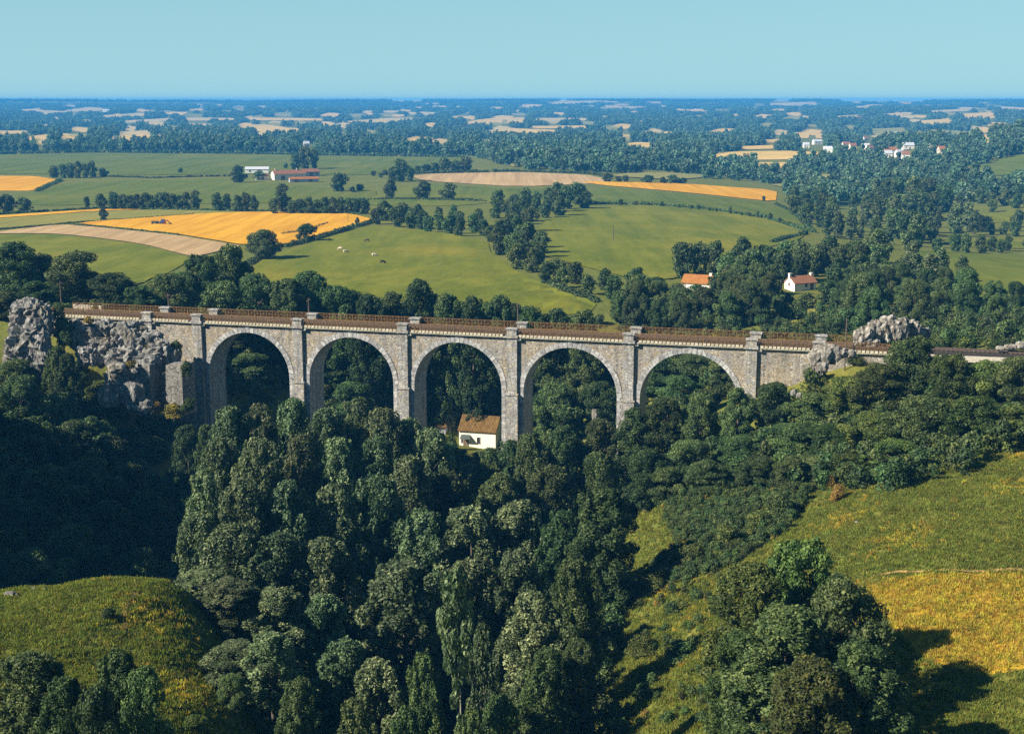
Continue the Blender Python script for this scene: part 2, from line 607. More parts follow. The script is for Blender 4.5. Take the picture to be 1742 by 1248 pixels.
# ------------------------------------------------------------------ draped sheets
def clip_cell(poly, x0, x1, y0, y1):
    def cl(pts, inside, inter):
        o = []
        for i in range(len(pts)):
            a, b = pts[i - 1], pts[i]
            ia, ib = inside(a), inside(b)
            if ia != ib:
                o.append(inter(a, b))
            if ib:
                o.append(b)
        return o

    def ix(v):
        return lambda a, b: (v, a[1] + (b[1] - a[1]) * (v - a[0]) / (b[0] - a[0]))

    def iy(v):
        return lambda a, b: (a[0] + (b[0] - a[0]) * (v - a[1]) / (b[1] - a[1]), v)
    p = cl(poly, lambda a: a[0] >= x0, ix(x0))
    if p:
        p = cl(p, lambda a: a[0] <= x1, ix(x1))
    if p:
        p = cl(p, lambda a: a[1] >= y0, iy(y0))
    if p:
        p = cl(p, lambda a: a[1] <= y1, iy(y1))
    return p


def drape(name, poly, mat, lift, label, cat='field', cells=34):
    """a polygon in plan laid over the ground as a sheet"""
    P = np.array(poly)
    x0, y0 = P.min(0)
    x1, y1 = P.max(0)
    cs = 1.0 if y1 < 200 else 4
    cm = 100 if y1 < 200 else cells
    nx = max(4, min(cm, int((x1 - x0) / cs)))
    ny = max(4, min(cm, int((y1 - y0) / cs)))
    xs = np.linspace(x0 - .01, x1 + .01, nx + 1)
    ys = np.linspace(y0 - .01, y1 + .01, ny + 1)
    V, F = [], []
    for i in range(nx):
        for j in range(ny):
            c = clip_cell([tuple(p) for p in poly], xs[i], xs[i + 1], ys[j], ys[j + 1])
            if len(c) >= 3:
                F.append((len(V), len(c)))
                V += c
    V = np.array(V)
    z = tz(V[:, 0], V[:, 1]) + lift
    flat = np.arange(len(V))
    me = mesh_np(name, np.c_[V, z], flat, [n for _, n in F], mat)
    # keep all faces pointing up
    me.update()
    bm = bmesh.new()
    bm.from_mesh(me)
    for f in bm.faces:
        if f.normal.z < 0:
            f.normal_flip()
    bm.to_mesh(me)
    bm.free()
    return tag(link(bpy.data.objects.new(name, me)), label, cat, kind='structure')


def smooth_poly(pts, n=2, jit=0.0):
    """cut the corners of a photo polygon a little so that no edge is ruler straight"""
    for _ in range(n):
        o = []
        for i in range(len(pts)):
            a, b = np.array(pts[i], float), np.array(pts[(i + 1) % len(pts)], float)
            o += [a * .86 + b * .14, a * .5 + b * .5 + rng.normal(0, jit, 2), a * .14 + b * .86]
        pts = o
    return [tuple(p) for p in pts]


FIELDPX = []


def field(name, px, mat, lift, label, n=1, jit=.25, cells=34, keep=True):
    pp = smooth_poly(px, n, jit)
    if keep:
        FIELDPX.append(pp)
    poly = []
    for a, b in pp:
        g = ground_at(a, b)
        poly.append((g[0], g[1]))
    return drape(name, poly, M[mat], lift, label, 'field', cells)


field('wheat_field', [(-30, 299), (60, 300), (103, 307), (62, 325), (-30, 325)], 'wheat', .2, 'ripe yellow field at the left edge below the dark clump of trees')
field('wheat_field', [(-30, 369), (165, 356), (286, 353), (287, 355.5), (165, 359), (-30, 373)], 'wheat', .2, 'narrow ripe yellow strip in front of the long row of trees')
field('crop_field', [(-30, 374), (165, 360), (289, 356.5), (380, 357), (520, 359), (379, 362), (275, 368), (172, 376), (120, 379), (-30, 391)], 'lime', .2, 'pale green crop strip behind the harvested wheat')
field('wheat_field', [(130, 380), (275, 369), (379, 362.5), (517, 360), (600, 365), (634, 374), (600, 384), (540, 401), (482, 417), (410, 417), (375, 411), (303, 399), (172, 386)], 'wheat', .35, 'large golden wheat field with the tractor at work')
field('ploughed_field', [(-30, 398), (103, 382), (165, 387), (303, 401), (375, 413), (412, 419), (372, 428), (330, 438), (241, 415), (103, 398)], 'soil', .25, 'bare pinkish tan field below the golden wheat')
field('meadow', [(-30, 399), (103, 400), (241, 417), (327, 440), (293, 462), (240, 482), (160, 500), (-30, 520)], 'olive', .2, 'olive green meadow behind the rocks')
field('meadow', [(640, 384), (760, 397), (830, 412), (835, 432), (880, 464), (940, 492), (1015, 517), (1005, 532), (900, 545), (740, 540), (560, 520), (400, 500), (430, 455), (450, 440), (500, 424), (560, 402)], 'olive', .25, 'broad sunlit pasture with grazing cows behind the viaduct')
field('meadow', [(920, 378), (990, 353), (1100, 349), (1200, 356), (1300, 371), (1372, 396), (1360, 408), (1280, 428), (1150, 474), (1090, 480), (960, 445), (905, 430)], 'olive', .25, 'curved sunlit meadow with a lone pole')
field('ploughed_field', [(700, 300), (730, 296), (880, 293), (1000, 298), (1030, 305), (1025, 312), (880, 318), (720, 308)], 'soil', .25, 'bare tan field behind the two round trees')
field('wheat_field', [(985, 309), (1150, 312), (1322, 324), (1320, 344), (1200, 331), (1020, 315)], 'wheat', .3, 'long golden wheat strip running to the wooded valley')
field('meadow', [(1040, 320), (1200, 334), (1318, 347), (1375, 378), (1380, 392), (1290, 368), (1200, 353), (1100, 346), (1010, 346), (1000, 325)], 'green', .2, 'narrow meadow under the golden strip')
field('meadow', [(1530, 428), (1760, 434), (1760, 505), (1640, 492), (1570, 462)], 'green', .25, 'bright green meadow at the right edge')
field('meadow', [(1650, 366), (1760, 360), (1760, 378), (1660, 380)], 'olive', .25, 'small strip of meadow between trees at the right edge')
field('meadow', [(1600, 410), (1700, 405), (1760, 412), (1760, 424), (1620, 420)], 'olive', .25, 'thin strip of meadow in the wooded valley')
field('meadow', [(-30, 264), (150, 260), (400, 262), (560, 265), (790, 268), (812, 275), (730, 290), (600, 299), (450, 296), (190, 299), (70, 296), (-30, 297)], 'green', .25, 'long green meadow in front of the blue woods', 1, .1)
field('meadow', [(112, 311), (300, 306), (400, 304), (520, 318), (640, 322), (640, 345), (420, 346), (200, 348), (60, 350), (30, 340), (66, 328)], 'green', .2, 'green meadow between the clump and the row of trees')
field('meadow', [(700, 312), (880, 322), (960, 322), (900, 335), (800, 350), (660, 352), (600, 345)], 'green', .2, 'green meadow around the two round trees')
field('meadow', [(1280, 545), (1330, 528), (1400, 528), (1390, 552), (1300, 560)], 'lime', .3, 'small bright green clearing below the white house')
FAR = [
    ('farpale', [(83, 192), (148, 182), (176, 184), (172, 189)]), ('farpale', [(162, 197), (248, 192), (248, 198), (170, 200)]),
    ('farpale', [(207, 206), (286, 201), (300, 205), (215, 210)]), ('farpale', [(313, 200), (400, 201), (402, 205), (313, 206)]),
    ('farstraw', [(420, 200), (554, 202), (556, 206), (420, 205)]), ('farstraw', [(393, 218), (448, 211), (517, 222), (500, 227), (460, 227)]),
    ('farpale', [(320, 210), (365, 211), (370, 215), (320, 216)]), ('farstraw', [(-10, 223), (55, 223), (34, 233), (-10, 234)]),
    ('farstraw', [(34, 236), (83, 228), (84, 238), (50, 240)]), ('farstraw', [(103, 227), (131, 230), (134, 241), (102, 239)]),
    ('farpale', [(198, 225), (255, 222), (260, 230), (205, 232)]), ('farstraw', [(677, 240), (708, 232), (742, 236), (700, 245)]),
    ('farstraw', [(808, 224), (873, 219), (959, 222), (914, 231), (860, 229)]), ('farstraw', [(897, 215), (1000, 214), (1000, 219), (900, 219)]),
    ('farstraw', [(773, 212), (825, 202), (900, 200), (890, 210)]), ('farpale', [(570, 208), (660, 201), (740, 200), (660, 210)]),
    ('farstraw', [(1048, 250), (1080, 242), (1118, 244), (1118, 258), (1090, 256)]), ('farpale', [(905, 201), (998, 201), (1000, 206), (905, 206)]),
    ('farpale', [(930, 174), (1010, 171), (1060, 174), (940, 178)]), ('farpale', [(1020, 182), (1100, 181), (1100, 185), (1020, 186)]),
    ('farstraw', [(1180, 268), (1238, 259), (1359, 257), (1363, 272), (1280, 273)]), ('farstraw', [(1366, 259), (1393, 259), (1388, 271), (1366, 271)]),
    ('farstraw', [(1280, 277), (1342, 277), (1336, 288), (1290, 285)]), ('farstraw', [(1190, 228), (1225, 219), (1260, 220), (1215, 231)]),
    ('farstraw', [(1348, 226), (1378, 225), (1376, 236), (1352, 235)]), ('farstraw', [(1386, 227), (1402, 228), (1400, 236), (1388, 236)]),
    ('farolive', [(1478, 220), (1538, 217), (1548, 227), (1490, 231)]), ('farolive', [(1572, 220), (1659, 225), (1630, 235), (1590, 232)]),
    ('farstraw', [(1562, 206), (1624, 201), (1626, 211), (1570, 211)]), ('farstraw', [(1631, 194), (1693, 191), (1694, 202), (1641, 202)]),
    ('farstraw', [(1679, 208), (1716, 210), (1712, 216), (1680, 215)]), ('farpale', [(1307, 176), (1393, 173), (1390, 180), (1310, 180)]),
    ('farpale', [(1424, 169), (1572, 172), (1570, 175), (1430, 173)]), ('farpale', [(1576, 189), (1655, 184), (1655, 189), (1580, 192)]),
    ('farpale', [(1696, 181), (1760, 184), (1760, 189), (1700, 187)]), ('farpale', [(1497, 194), (1536, 192), (1536, 197), (1500, 198)]),
    ('farpale', [(1420, 198), (1465, 195), (1465, 199), (1425, 201)]), ('farpale', [(1160, 187), (1200, 186), (1200, 190), (1160, 190)]),
    ('farstraw', [(1250, 250), (1320, 247), (1320, 254), (1255, 255)]), ('farstraw', [(1297, 239), (1330, 236), (1330, 243), (1300, 244)]),
    ('farolive', [(1030, 300), (1100, 292), (1220, 300), (1150, 307)]), ('farolive', [(1310, 315), (1345, 312), (1380, 318), (1340, 321)]),
    ('farolive', [(868, 278), (900, 275), (885, 284), (870, 285)]), ('farpale', [(30, 187), (70, 184), (74, 189), (36, 191)]),
    ('green', [(1640, 292), (1700, 272), (1760, 254), (1760, 296), (1690, 300)]), ('farolive', [(1380, 300), (1410, 297), (1440, 303), (1400, 307)]),
]
for _ in range(170):
    yy = random.triangular(171, 248, 184)
    xx = random.uniform(0, 1742)
    w = random.uniform(12, 46)
    h = (yy - 164) * random.uniform(.05, .10) + .8
    FAR.append((random.choice(['farpale', 'farpale', 'farstraw', 'farstraw', 'farolive', 'lime']), [(xx, yy), (xx + w * .4, yy - h), (xx + w, yy - h * .5), (xx + w * .7, yy + h)]))
FARPX = []
for k, (mt, px) in enumerate(FAR):
    FARPX.append(px)
    field('distant_field', px, mt, .6, 'pale field among the far woods', 1, .05, 10, keep=False)
for f in FIELDPX:
    pass

# knoll path, hillside path, rough yellow grass
def ribbon(px, width, name, mat, lift, label):
    g = [ground_at(*p) for p in px]
    L, Rr = [], []
    for i, p in enumerate(g):
        d = g[min(i + 1, len(g) - 1)] - g[max(i - 1, 0)]
        n_ = np.array([-d[1], d[0]])
        n_ = n_ / (np.linalg.norm(n_) + 1e-9) * width * random.uniform(.35, .65)
        L.append(tuple(p[:2] + n_))
        Rr.append(tuple(p[:2] - n_))
    return drape(name, L + Rr[::-1], M[mat], lift, label, 'path', 60)


field('rough_grass', [(1478, 1000), (1560, 978), (1760, 975), (1760, 1135), (1660, 1150), (1570, 1120), (1535, 1080), (1500, 1040)], 'rough', .06, 'yellow dry grass on the hillside beside the big tree', 2, 2., 60)
ribbon([(1470, 990), (1490, 981), (1530, 973), (1600, 971), (1680, 973), (1770, 972)], .35, 'footpath', 'path', .12, 'pale trodden line along the top of the yellow grass')
ribbon([(235, 1005), (222, 1020), (212, 1040), (214, 1062), (205, 1082), (180, 1098)], .35, 'footpath', 'path', .08, 'worn earth track running down the knoll')
ribbon([(1190, 1130), (1200, 1150), (1215, 1172), (1230, 1200), (1236, 1225)], .5, 'footpath', 'path', .08, 'thin worn track on the slope left of the big tree')

# ------------------------------------------------------------------ foliage
def unit(v):
    return v / (np.linalg.norm(v, axis=1, keepdims=True) + 1e-9)


def leaf_cloud(cen, rad, n, size, flat=1., up=.25, shell=(.72, 1.05)):
    """n leaf faces spread over lobes with centres cen and radii rad (m x 3)"""
    w = (rad[:, 0] * rad[:, 2])
    pick = rng.choice(len(cen), n, p=w / w.sum())
    d = unit(rng.normal(size=(n, 3)))
    k = rng.uniform(shell[0], shell[1], n)
    inner = rng.random(n) < .10
    k = np.where(inner, rng.uniform(.3, .75, n), k)
    p = cen[pick] + d * rad[pick] * k[:, None]
    nr_ = unit(d + rng.normal(size=(n, 3)) * .62 + np.array([0, 0, up]))
    a = unit(np.cross(nr_, rng.normal(size=(n, 3))))
    b = np.cross(nr_, a)
    s = size * rng.uniform(.6, 1.45, n)[:, None]
    wd = rng.uniform(.42, .72, n)[:, None]
    dr = nr_ * s * rng.uniform(-.15, .25, n)[:, None]
    V = np.stack([p - a * s, p - b * s * wd + dr, p + a * s, p + b * s * wd + dr], 1).reshape(-1, 3)
    tint = np.clip(rng.normal(.5, .2, n) + rng.normal(0, .13, len(cen))[pick], 0, 1)
    return V, tint


def leaves_mesh(name, parts, mat):
    V = np.concatenate([p[0] for p in parts])
    t = np.concatenate([p[1] for p in parts])
    n = len(t)
    return mesh_np(name, V, np.arange(4 * n), np.full(n, 4), mat, attr=t)


def profile_lobes(H, W, n, base, prof, rl, stretch=1.):
    cen, rad = [], []
    asym = [random.uniform(.8, 1.15) for _ in range(8)]
    for i in range(n):
        t = random.random() ** .9
        th = random.uniform(0, 2 * math.pi)
        k = asym[int(th / (2 * math.pi) * 8) % 8]
        r = prof(t) * W / 2 * k * math.sqrt(random.uniform(.25, 1.0))
        rr = random.uniform(*rl)
        r = max(0, r - rr * .6)
        z = base + t * (H - base)
        z = min(z, H - rr * stretch * .8)
        cen.append((r * math.cos(th), r * math.sin(th), z))
        rad.append((rr * random.uniform(.85, 1.2), rr * random.uniform(.85, 1.2), rr * stretch * random.uniform(.8, 1.1)))
    return np.array(cen), np.array(rad)


def trunk_mesh(name, H, r0, cen, nlimb, mat, base, lean=.3):
    mb = MB()
    top = H * .86
    pts, rs = [], []
    lx, ly = random.uniform(-lean, lean), random.uniform(-lean, lean)
    for i in range(8):
        k = i / 7
        pts.append((lx * math.sin(k * 2.2), ly * math.sin(k * 2.8), -1.2 + k * (top + 1.2)))
        rs.append(r0 * (1.25 if i == 0 else 1) * (1 - k) ** .8 + .03)
    mb.tube(pts, rs, 7)
    pk = random.sample(range(len(cen)), min(nlimb, len(cen)))
    for j in pk:
        c = Vector(cen[j])
        z0 = max(base * .7, c.z - (abs(c.x) + abs(c.y)) * random.uniform(.5, 1.0) - .5)
        k = min(1, (z0 + 1.2) / (top + 1.2))
        a = Vector((lx * math.sin(k * 2.2), ly * math.sin(k * 2.8), z0))
        r = (r0 * (1 - k) ** .8) * .45 + .02
        m_ = a.lerp(c, .5) + Vector((0, 0, -.15 * (c - a).length * .4))
        mb.tube([a, m_, c], [r, r * .65, .02], 5)
    return mb.mesh(name, mat, True)


def p_round(t):
    return math.sin(math.pi * min(1, max(0, .12 + .86 * t))) ** .6


def p_poplar(t):
    return (.62 + 1.1 * t) if t < .3 else .95 * max(.05, 1 - ((t - .3) / .7) ** 3.2) ** .52


def p_slim(t):
    return math.sin(math.pi * min(1, .1 + .85 * t)) ** .8


def p_low(t):
    return math.sqrt(max(.05, 1 - t * t))


PROTO = {}


def proto(key, H, W, nl, base, prof, rl, stretch, nleaf, size, mat, r0, nlimb, bark, variants):
    out = []
    for v_ in range(variants):
        cen, rad = profile_lobes(H, W, nl, base, prof, rl, stretch)
        if key == 'bare':
            for _ in range(16):
                z_ = random.uniform(4, 12.5)
                cen = np.r_[cen, [[random.uniform(-.35, .35), random.uniform(-.35, .35), z_]]]
                q_ = random.uniform(.18, .45)
                rad = np.r_[rad, [[q_, q_, q_ * 1.5]]]
        # sprays that stick out of the outline
        ns = max(4, nl // 3)
        on = rng.choice(len(cen), ns)
        dv = unit(rng.normal(size=(ns, 3)) + np.array([0, 0, .35]))
        c2 = cen[on] + dv * rad[on] * .95
        s2 = rng.uniform(rl[0] * .4, rl[0] * .75, ns)[:, None]
        r2 = s2 * np.array([1, 1, stretch * 1.3])
        # a stray lobe with no neighbour is drawn in to the crown
        for i in range(len(cen)):
            dd_ = np.linalg.norm(cen - cen[i], axis=1) - rad.max(1) - rad[i].max() * .6
            dd_[i] = 9
            if (dd_ < 0).sum() < 3:
                cen[i, :2] *= .6
        crown = leaves_mesh(key + '_crown', [leaf_cloud(cen, rad, int(nleaf * .85), size), leaf_cloud(c2, r2, int(nleaf * .15), size)], M[mat])
        trunk = trunk_mesh(key + '_trunk', H, r0, cen, nlimb, M[bark], base, .9 if key == 'bare' else .3)
        out.append((crown, trunk, H, W))
    PROTO[key] = out


#      key       H    W   lobes base profile  lobe r      str  leaves size
proto('poplar', 22, 11, 230, 1.5, p_poplar, (.42, 1.0), 1.45, 50000, .165, 'leaf_poplar', .38, 26, 'bark', 4)
proto('oak', 13, 13, 110, 1.2, p_round, (.7, 1.6), .85, 40000, .17, 'leaf_broad', .42, 24, 'bark', 4)
proto('slim', 17, 6, 60, 6.5, p_slim, (.6, 1.15), 1.2, 9500, .19, 'leaf_poplar', .22, 18, 'bark_pale', 2)
proto('bush', 4.2, 5.2, 34, .3, p_low, (.55, 1.1), .9, 6500, .15, 'leaf_bush', .10, 8, 'bark', 3)
proto('midround', 9, 8.5, 40, .8, p_round, (.8, 1.6), .9, 3400, .33, 'leaf_broad', .25, 8, 'bark', 4)
proto('midpoplar', 14, 5.5, 40, 1.5, p_poplar, (.6, 1.1), 1.4, 2800, .33, 'leaf_poplar', .22, 6, 'bark', 3)

proto('bare', 17, 4.4, 34, 12.4, p_slim, (.4, .8), 1.1, 6500, .17, 'leaf_poplar', .12, 10, 'bark_pale', 2)

PINFO = {'bare': ('slender_tree', 'tree'), 'poplar': ('poplar_tree', 'tree'), 'oak': ('broadleaf_tree', 'tree'), 'slim': ('slender_tree', 'tree'), 'bush': ('bush', 'bush'),
         'midround': ('hedgerow_tree', 'tree'), 'midpoplar': ('poplar_tree', 'tree')}
TREES = []


def plant(key, x, y, H, W=None, label='tree', group=None, rz=None, mat=None, name=None, cat=None, sink=.15):
    crown, trunk, H0, W0 = random.choice(PROTO[key])
    sz = H / H0
    sxy = (W / W0) if W else sz * random.uniform(.9, 1.12)
    nm, ct = PINFO[key]
    e = thing(name or nm, label, cat or ct, (x, y, tz1(x, y) - sink), rz if rz is not None else random.uniform(0, 6.28), group)
    e.scale = (sxy, sxy * random.uniform(.92, 1.08), sz)
    c = bpy.data.objects.new('crown', crown)
    link(c, e)
    if mat:
        c.material_slots[0].link = 'OBJECT'
        c.material_slots[0].material = M[mat]
    t = bpy.data.objects.new('trunk', trunk)
    link(t, e)
    TREES.append((x, y, max(.5, sxy * W0 / 2)))
    return e


WF = {'poplar': 1.85, 'oak': 1.22, 'slim': 1.1}


def by_top(key, px, py, y, wpx, label, group=None, hmin=3., hmax=32., mat=None, **kw):
    """a tree that stands at depth y with its top and its width as the photo shows them"""
    p = at_y(px, py, y)
    g = tz1(p[0], p[1])
    H = min(hmax, max(hmin, p[2] - g))
    W = wpx * y / FPX / .97 * WF.get(key, 1.) if wpx else None
    if key == 'oak' and W and H / W > 1.5:
        key, mat, kw = 'poplar', mat or 'leaf_broad', dict(kw, name='broadleaf_tree')
        W *= 1.15
    return plant(key, p[0], p[1], H, W, label, group, mat=mat, **kw)


def by_base(key, px, py, hpx, label, group=None, wpx=None, mat=None, **kw):
    g = ground_at(px, py)
    k = g[1] / FPX
    return plant(key, g[0], g[1], hpx * k, wpx * k if wpx else None, label, group, mat=mat, **kw)


# ---- the wood in the gorge, front of the viaduct
ROW = {
    'poplars below the first arch': ('poplar', [
        (392, 692, 176, 62), (440, 688, 178, 66), (372, 745, 160, 66), (440, 745, 158, 72), (345, 800, 146, 66), (412, 815, 142, 78)]),
    'poplars below the second arch': ('poplar', [
        (497, 678, 186, 62), (555, 694, 182, 66), (606, 678, 186, 64), (652, 694, 184, 62), (508, 738, 164, 74), (572, 746, 164, 76), (640, 742, 166, 76),
        (490, 820, 144, 80), (566, 826, 146, 84), (640, 808, 148, 80)]),
    'poplars between the second arch and the white cottage': ('poplar', [
        (694, 712, 186, 60), (732, 728, 184, 58), (700, 776, 162, 72)]),
    'poplars at the foot of the dark gap': ('poplar', [
        (335, 872, 132, 70), (392, 890, 128, 88), (470, 905, 128, 92), (550, 915, 128, 88), (345, 968, 120, 70), (384, 985, 116, 84), (470, 1000, 116, 90), (548, 1010, 117, 80)]),
}
TXT = {
    'poplars below the first arch': ['tall grey green poplar rising under the first arch', 'tall grey green poplar touching the first arch opening', 'grey green poplar in the second row below the first arch',
                                     'broad poplar in the second row under the first arch', 'poplar on the dark edge of the wood below the left rocks', 'poplar third row down from the first arch'],
    'poplars below the second arch': ['poplar right in front of the second pier', 'poplar filling the foot of the second arch', 'tallest poplar at the middle of the second arch', 'poplar covering the foot of the third pier',
                                      'poplar one row down from the second pier', 'poplar one row down from the second arch', 'poplar one row down from the third pier',
                                      'poplar third row down from the second pier', 'poplar third row down from the second arch', 'poplar third row down from the third pier'],
}
for grp, (key, lst) in ROW.items():
    tx = TXT.get(grp)
    for i, (px, py, y, w) in enumerate(lst):
        by_top(key, px, py, y, w, tx[i] if tx else ('grey green poplar among the ' + grp), grp)

for px, py, y, w, key, lab in [
    (764, 752, 190, 56, 'oak', 'round green tree just below the left corner of the white cottage'),
    (830, 762, 190, 62, 'oak', 'round green tree just below the middle of the white cottage'),
    (900, 738, 190, 66, 'oak', 'green tree at the foot of the fourth pier'),
    (866, 748, 200, 62, 'oak', 'green tree hiding the base of the tall fourth pier'),
    (960, 724, 192, 72, 'oak', 'green tree at the left foot of the fourth arch'),
    (1020, 712, 193, 70, 'oak', 'green tree at the right foot of the fourth arch'),
    (1078, 694, 192, 70, 'oak', 'green tree covering the foot of the fifth pier'),
    (1135, 676, 192, 70, 'oak', 'green tree at the left foot of the fifth arch'),
    (1195, 668, 191, 74, 'oak', 'green tree at the middle foot of the fifth arch'),
    (1255, 660, 188, 72, 'oak', 'green tree under the last pier'),
    (1318, 650, 187, 70, 'oak', 'green tree against the right abutment wall'),
    (760, 800, 170, 84, 'oak', 'grey green crown two rows below the white cottage'),
    (850, 806, 168, 88, 'oak', 'rounded crown below the fourth pier and the cottage'),
    (935, 790, 172, 88, 'oak', 'rounded crown one row below the fourth arch'),
    (1020, 772, 175, 92, 'oak', 'rounded crown one row below the fifth pier'),
    (1100, 762, 175, 90, 'oak', 'rounded crown one row below the left of the fifth arch'),
    (1180, 748, 176, 92, 'oak', 'rounded crown one row below the fifth arch'),
    (1262, 738, 176, 92, 'oak', 'rounded crown one row below the last pier'),
    (1345, 722, 174, 96, 'oak', 'rounded crown below the right rock outcrop'),
    (715, 868, 146, 88, 'poplar', 'grey poplar left of the middle of the gorge wood'),
    (800, 862, 146, 100, 'poplar', 'big grey poplar in the middle of the gorge wood'),
    (880, 852, 148, 90, 'poplar', 'grey poplar right of the middle of the gorge wood'),
    (1022, 828, 142, 116, 'oak', 'big round lit tree casting the dark shadow on the slope'),
    (955, 868, 146, 92, 'oak', 'shaded crown left of the big round lit tree'),
    (690, 956, 122, 122, 'poplar', 'pale leafy tree above the dark hollow'),
    (800, 950, 126, 96, 'poplar', 'pale leafy tree right behind the bare pale trunks'),
    (884, 935, 126, 92, 'poplar', 'dim tree between the pale trunks and the lit tree'),
    (972, 952, 116, 92, 'oak', 'lit tree below the big round one at the slope edge'),
    (776, 962, 96, 84, 'bare', 'slender tree with a bare pale trunk above the dark hollow'),
    (822, 1062, 103, 64, 'slim', 'slender leafy sapling to the right of the bare pale trunk'),
    (716, 1112, 103, 72, 'oak', 'small lit tree left of the bare pale trunk'),
    (508, 1152, 98, 80, 'oak', 'small bluish tree at the bottom of the poplar wood'),
    (462, 1075, 102, 78, 'poplar', 'thin poplar with a visible trunk at the bottom edge'),
    (402, 1090, 104, 84, 'poplar', 'loose poplar at the lower left edge of the wood'),
    (392, 1185, 99, 60, 'oak', 'small loose tree on the lower flank of the knoll'),
    (640, 1120, 104, 90, 'poplar', 'shaded poplar in the dark hollow'),
    (585, 1085, 108, 90, 'poplar', 'shaded poplar left of the dark hollow'),
    (600, 1190, 98, 90, 'oak', 'dim low tree at the bottom of the dark hollow'),
    (690, 1200, 97, 80, 'oak', 'dim low tree at the bottom left of the pale trunk'),
    (800, 1205, 92, 70, 'oak', 'low leafy tree right below the pale trunk'),
    (850, 1180, 98, 80, 'oak', 'low leafy tree at the bottom right of the pale trunk'),
    (930, 1100, 108, 92, 'oak', 'shaded tree below the lit slope edge tree'),
    (985, 1085, 110, 70, 'oak', 'dark tree at the left end of the sunny slope'),
    (905, 1010, 116, 92, 'poplar', 'dim poplar in the shade left of the slope edge tree'),
]:
    by_top(key, px, py, y, w, lab, 'trees of the gorge wood')

for px, py, h, w, lab in [(1128, 856, 66, 92, 'low crown right of the big round lit tree'), (1205, 840, 62, 90, 'low crown at the top of the scrubby slope'), (1288, 832, 62, 96, 'low crown below the right wood, left of the shadow'),
                          (1345, 826, 56, 80, 'low crown at the left corner of the hillside grass')]:
    by_base('oak', px, py, h, lab, 'trees of the gorge wood', w)

# ---- the wood on the right, between hillside and railway
for i, (px, py, y, w, lab) in enumerate([
    (1385, 668, 184, 88, 'dark green tree below the white rocks of the cutting'), (1440, 640, 184, 92, 'dark green tree right under the railway line'),
    (1500, 618, 182, 96, 'dark green tree hiding the end of the railing'), (1560, 572, 184, 104, 'tall dark tree standing above the railway line'),
    (1622, 602, 178, 92, 'dark tree right of the tallest one by the railway'), (1682, 612, 178, 92, 'dark tree in front of the bare railway bank'),
    (1742, 606, 174, 96, 'dark tree cut by the right picture edge'), (1415, 722, 172, 104, 'dense crown on the left of the dark right wood'),
    (1492, 700, 168, 108, 'dense crown in the middle of the dark right wood'), (1575, 672, 163, 112, 'dense crown beside the deep black shade'),
    (1660, 672, 162, 108, 'dense crown lit from the left in the right wood'), (1735, 690, 160, 104, 'dense crown at the right end of the dark wood'),
    (1380, 782, 160, 92, 'low tree at the lower edge of the right wood'), (1450, 770, 157, 96, 'low tree above the grassy hillside edge'),
    (1530, 748, 154, 100, 'low tree throwing shade on the hillside grass')]):
    by_top('oak', px, py, y, w, lab, 'trees of the right wood', hmax=13 if i not in (3,) else 14, mat='leaf_bush' if i % 3 else 'leaf_broad')

# ---- big tree group at the lower right
for px, py, y, w, mt, lab in [
    (1372, 918, 100, 150, 'leaf_bush', 'yellowish top crown of the big tree group on the hillside'),
    (1282, 955, 96, 130, 'leaf_bush', 'left crown of the big tree group, above the thin trunk'),
    (1435, 985, 93, 170, 'leaf_broad', 'large blue green crown on the right of the hillside tree group'),
    (1345, 1030, 89, 170, 'leaf_broad', 'broad middle crown of the hillside tree group'),
    (1470, 1092, 85, 150, 'leaf_broad', 'dark lower right crown of the hillside tree group'),
    (1385, 1120, 83, 150, 'leaf_bush', 'lowest crown of the hillside tree group'),
    (1258, 1070, 92, 100, 'leaf_bush', 'small left tree of the hillside group with a bare trunk')]:
    by_top('oak', px, py, y, w * 1.05, lab, 'big tree group on the hillside', mat=mt)

# ---- trees at the lower left corner
for px, py, y, w, lab in [(45, 1108, 82, 130, 'dark tree in the lower left corner'), (110, 1150, 80, 100, 'low tree between the two lower left corner trees'),
                          (196, 1104, 82, 96, 'pointed dark tree on the knoll, right of the corner tree'), (244, 1130, 81, 84, 'rightmost of the dark trees at the foot of the knoll'),
                          (160, 1165, 78, 90, 'low bushy tree at the bottom edge of the knoll')]:
    by_top('oak', px, py, y, w, lab, 'trees at the foot of the knoll', hmin=4)

# ---- dark flank below the left rocks
for px, py, y, w, lab in [
    (20, 560, 212, 90, 'dark tree left of the grey rock tower'), (30, 640, 202, 96, 'dark tree under the grey rock tower'), (92, 622, 206, 84, 'green tree at the foot of the rock tower'),
    (150, 640, 203, 86, 'green tree under the rocks in half shade'), (186, 676, 198, 84, 'half lit tree below the broken cliff'), (120, 690, 196, 90, 'shaded tree on the dark flank below the rocks'),
    (50, 710, 192, 96, 'shaded tree at the left edge on the dark flank'), (146, 752, 184, 90, 'shaded tree catching a little sun on the dark flank'),
    (212, 745, 188, 84, 'shaded tree beside the yellow ledge'), (80, 790, 178, 100, 'black shaded tree in the gorge on the left'),
    (186, 820, 172, 96, 'black shaded tree deep in the gorge'), (250, 790, 180, 80, 'dark tree below the two stone buttresses'),
    (20, 850, 166, 100, 'black shaded tree at the left picture edge'), (120, 880, 160, 100, 'black shaded tree behind the knoll'),
    (230, 880, 160, 90, 'black shaded tree beside the poplar wood'), (50, 935, 150, 100, 'black shaded tree just over the knoll crest'),
    (180, 945, 146, 96, 'black shaded tree right over the knoll path')]:
    by_top('oak', px, py, y, w, lab, 'trees on the shaded left flank', hmax=9)

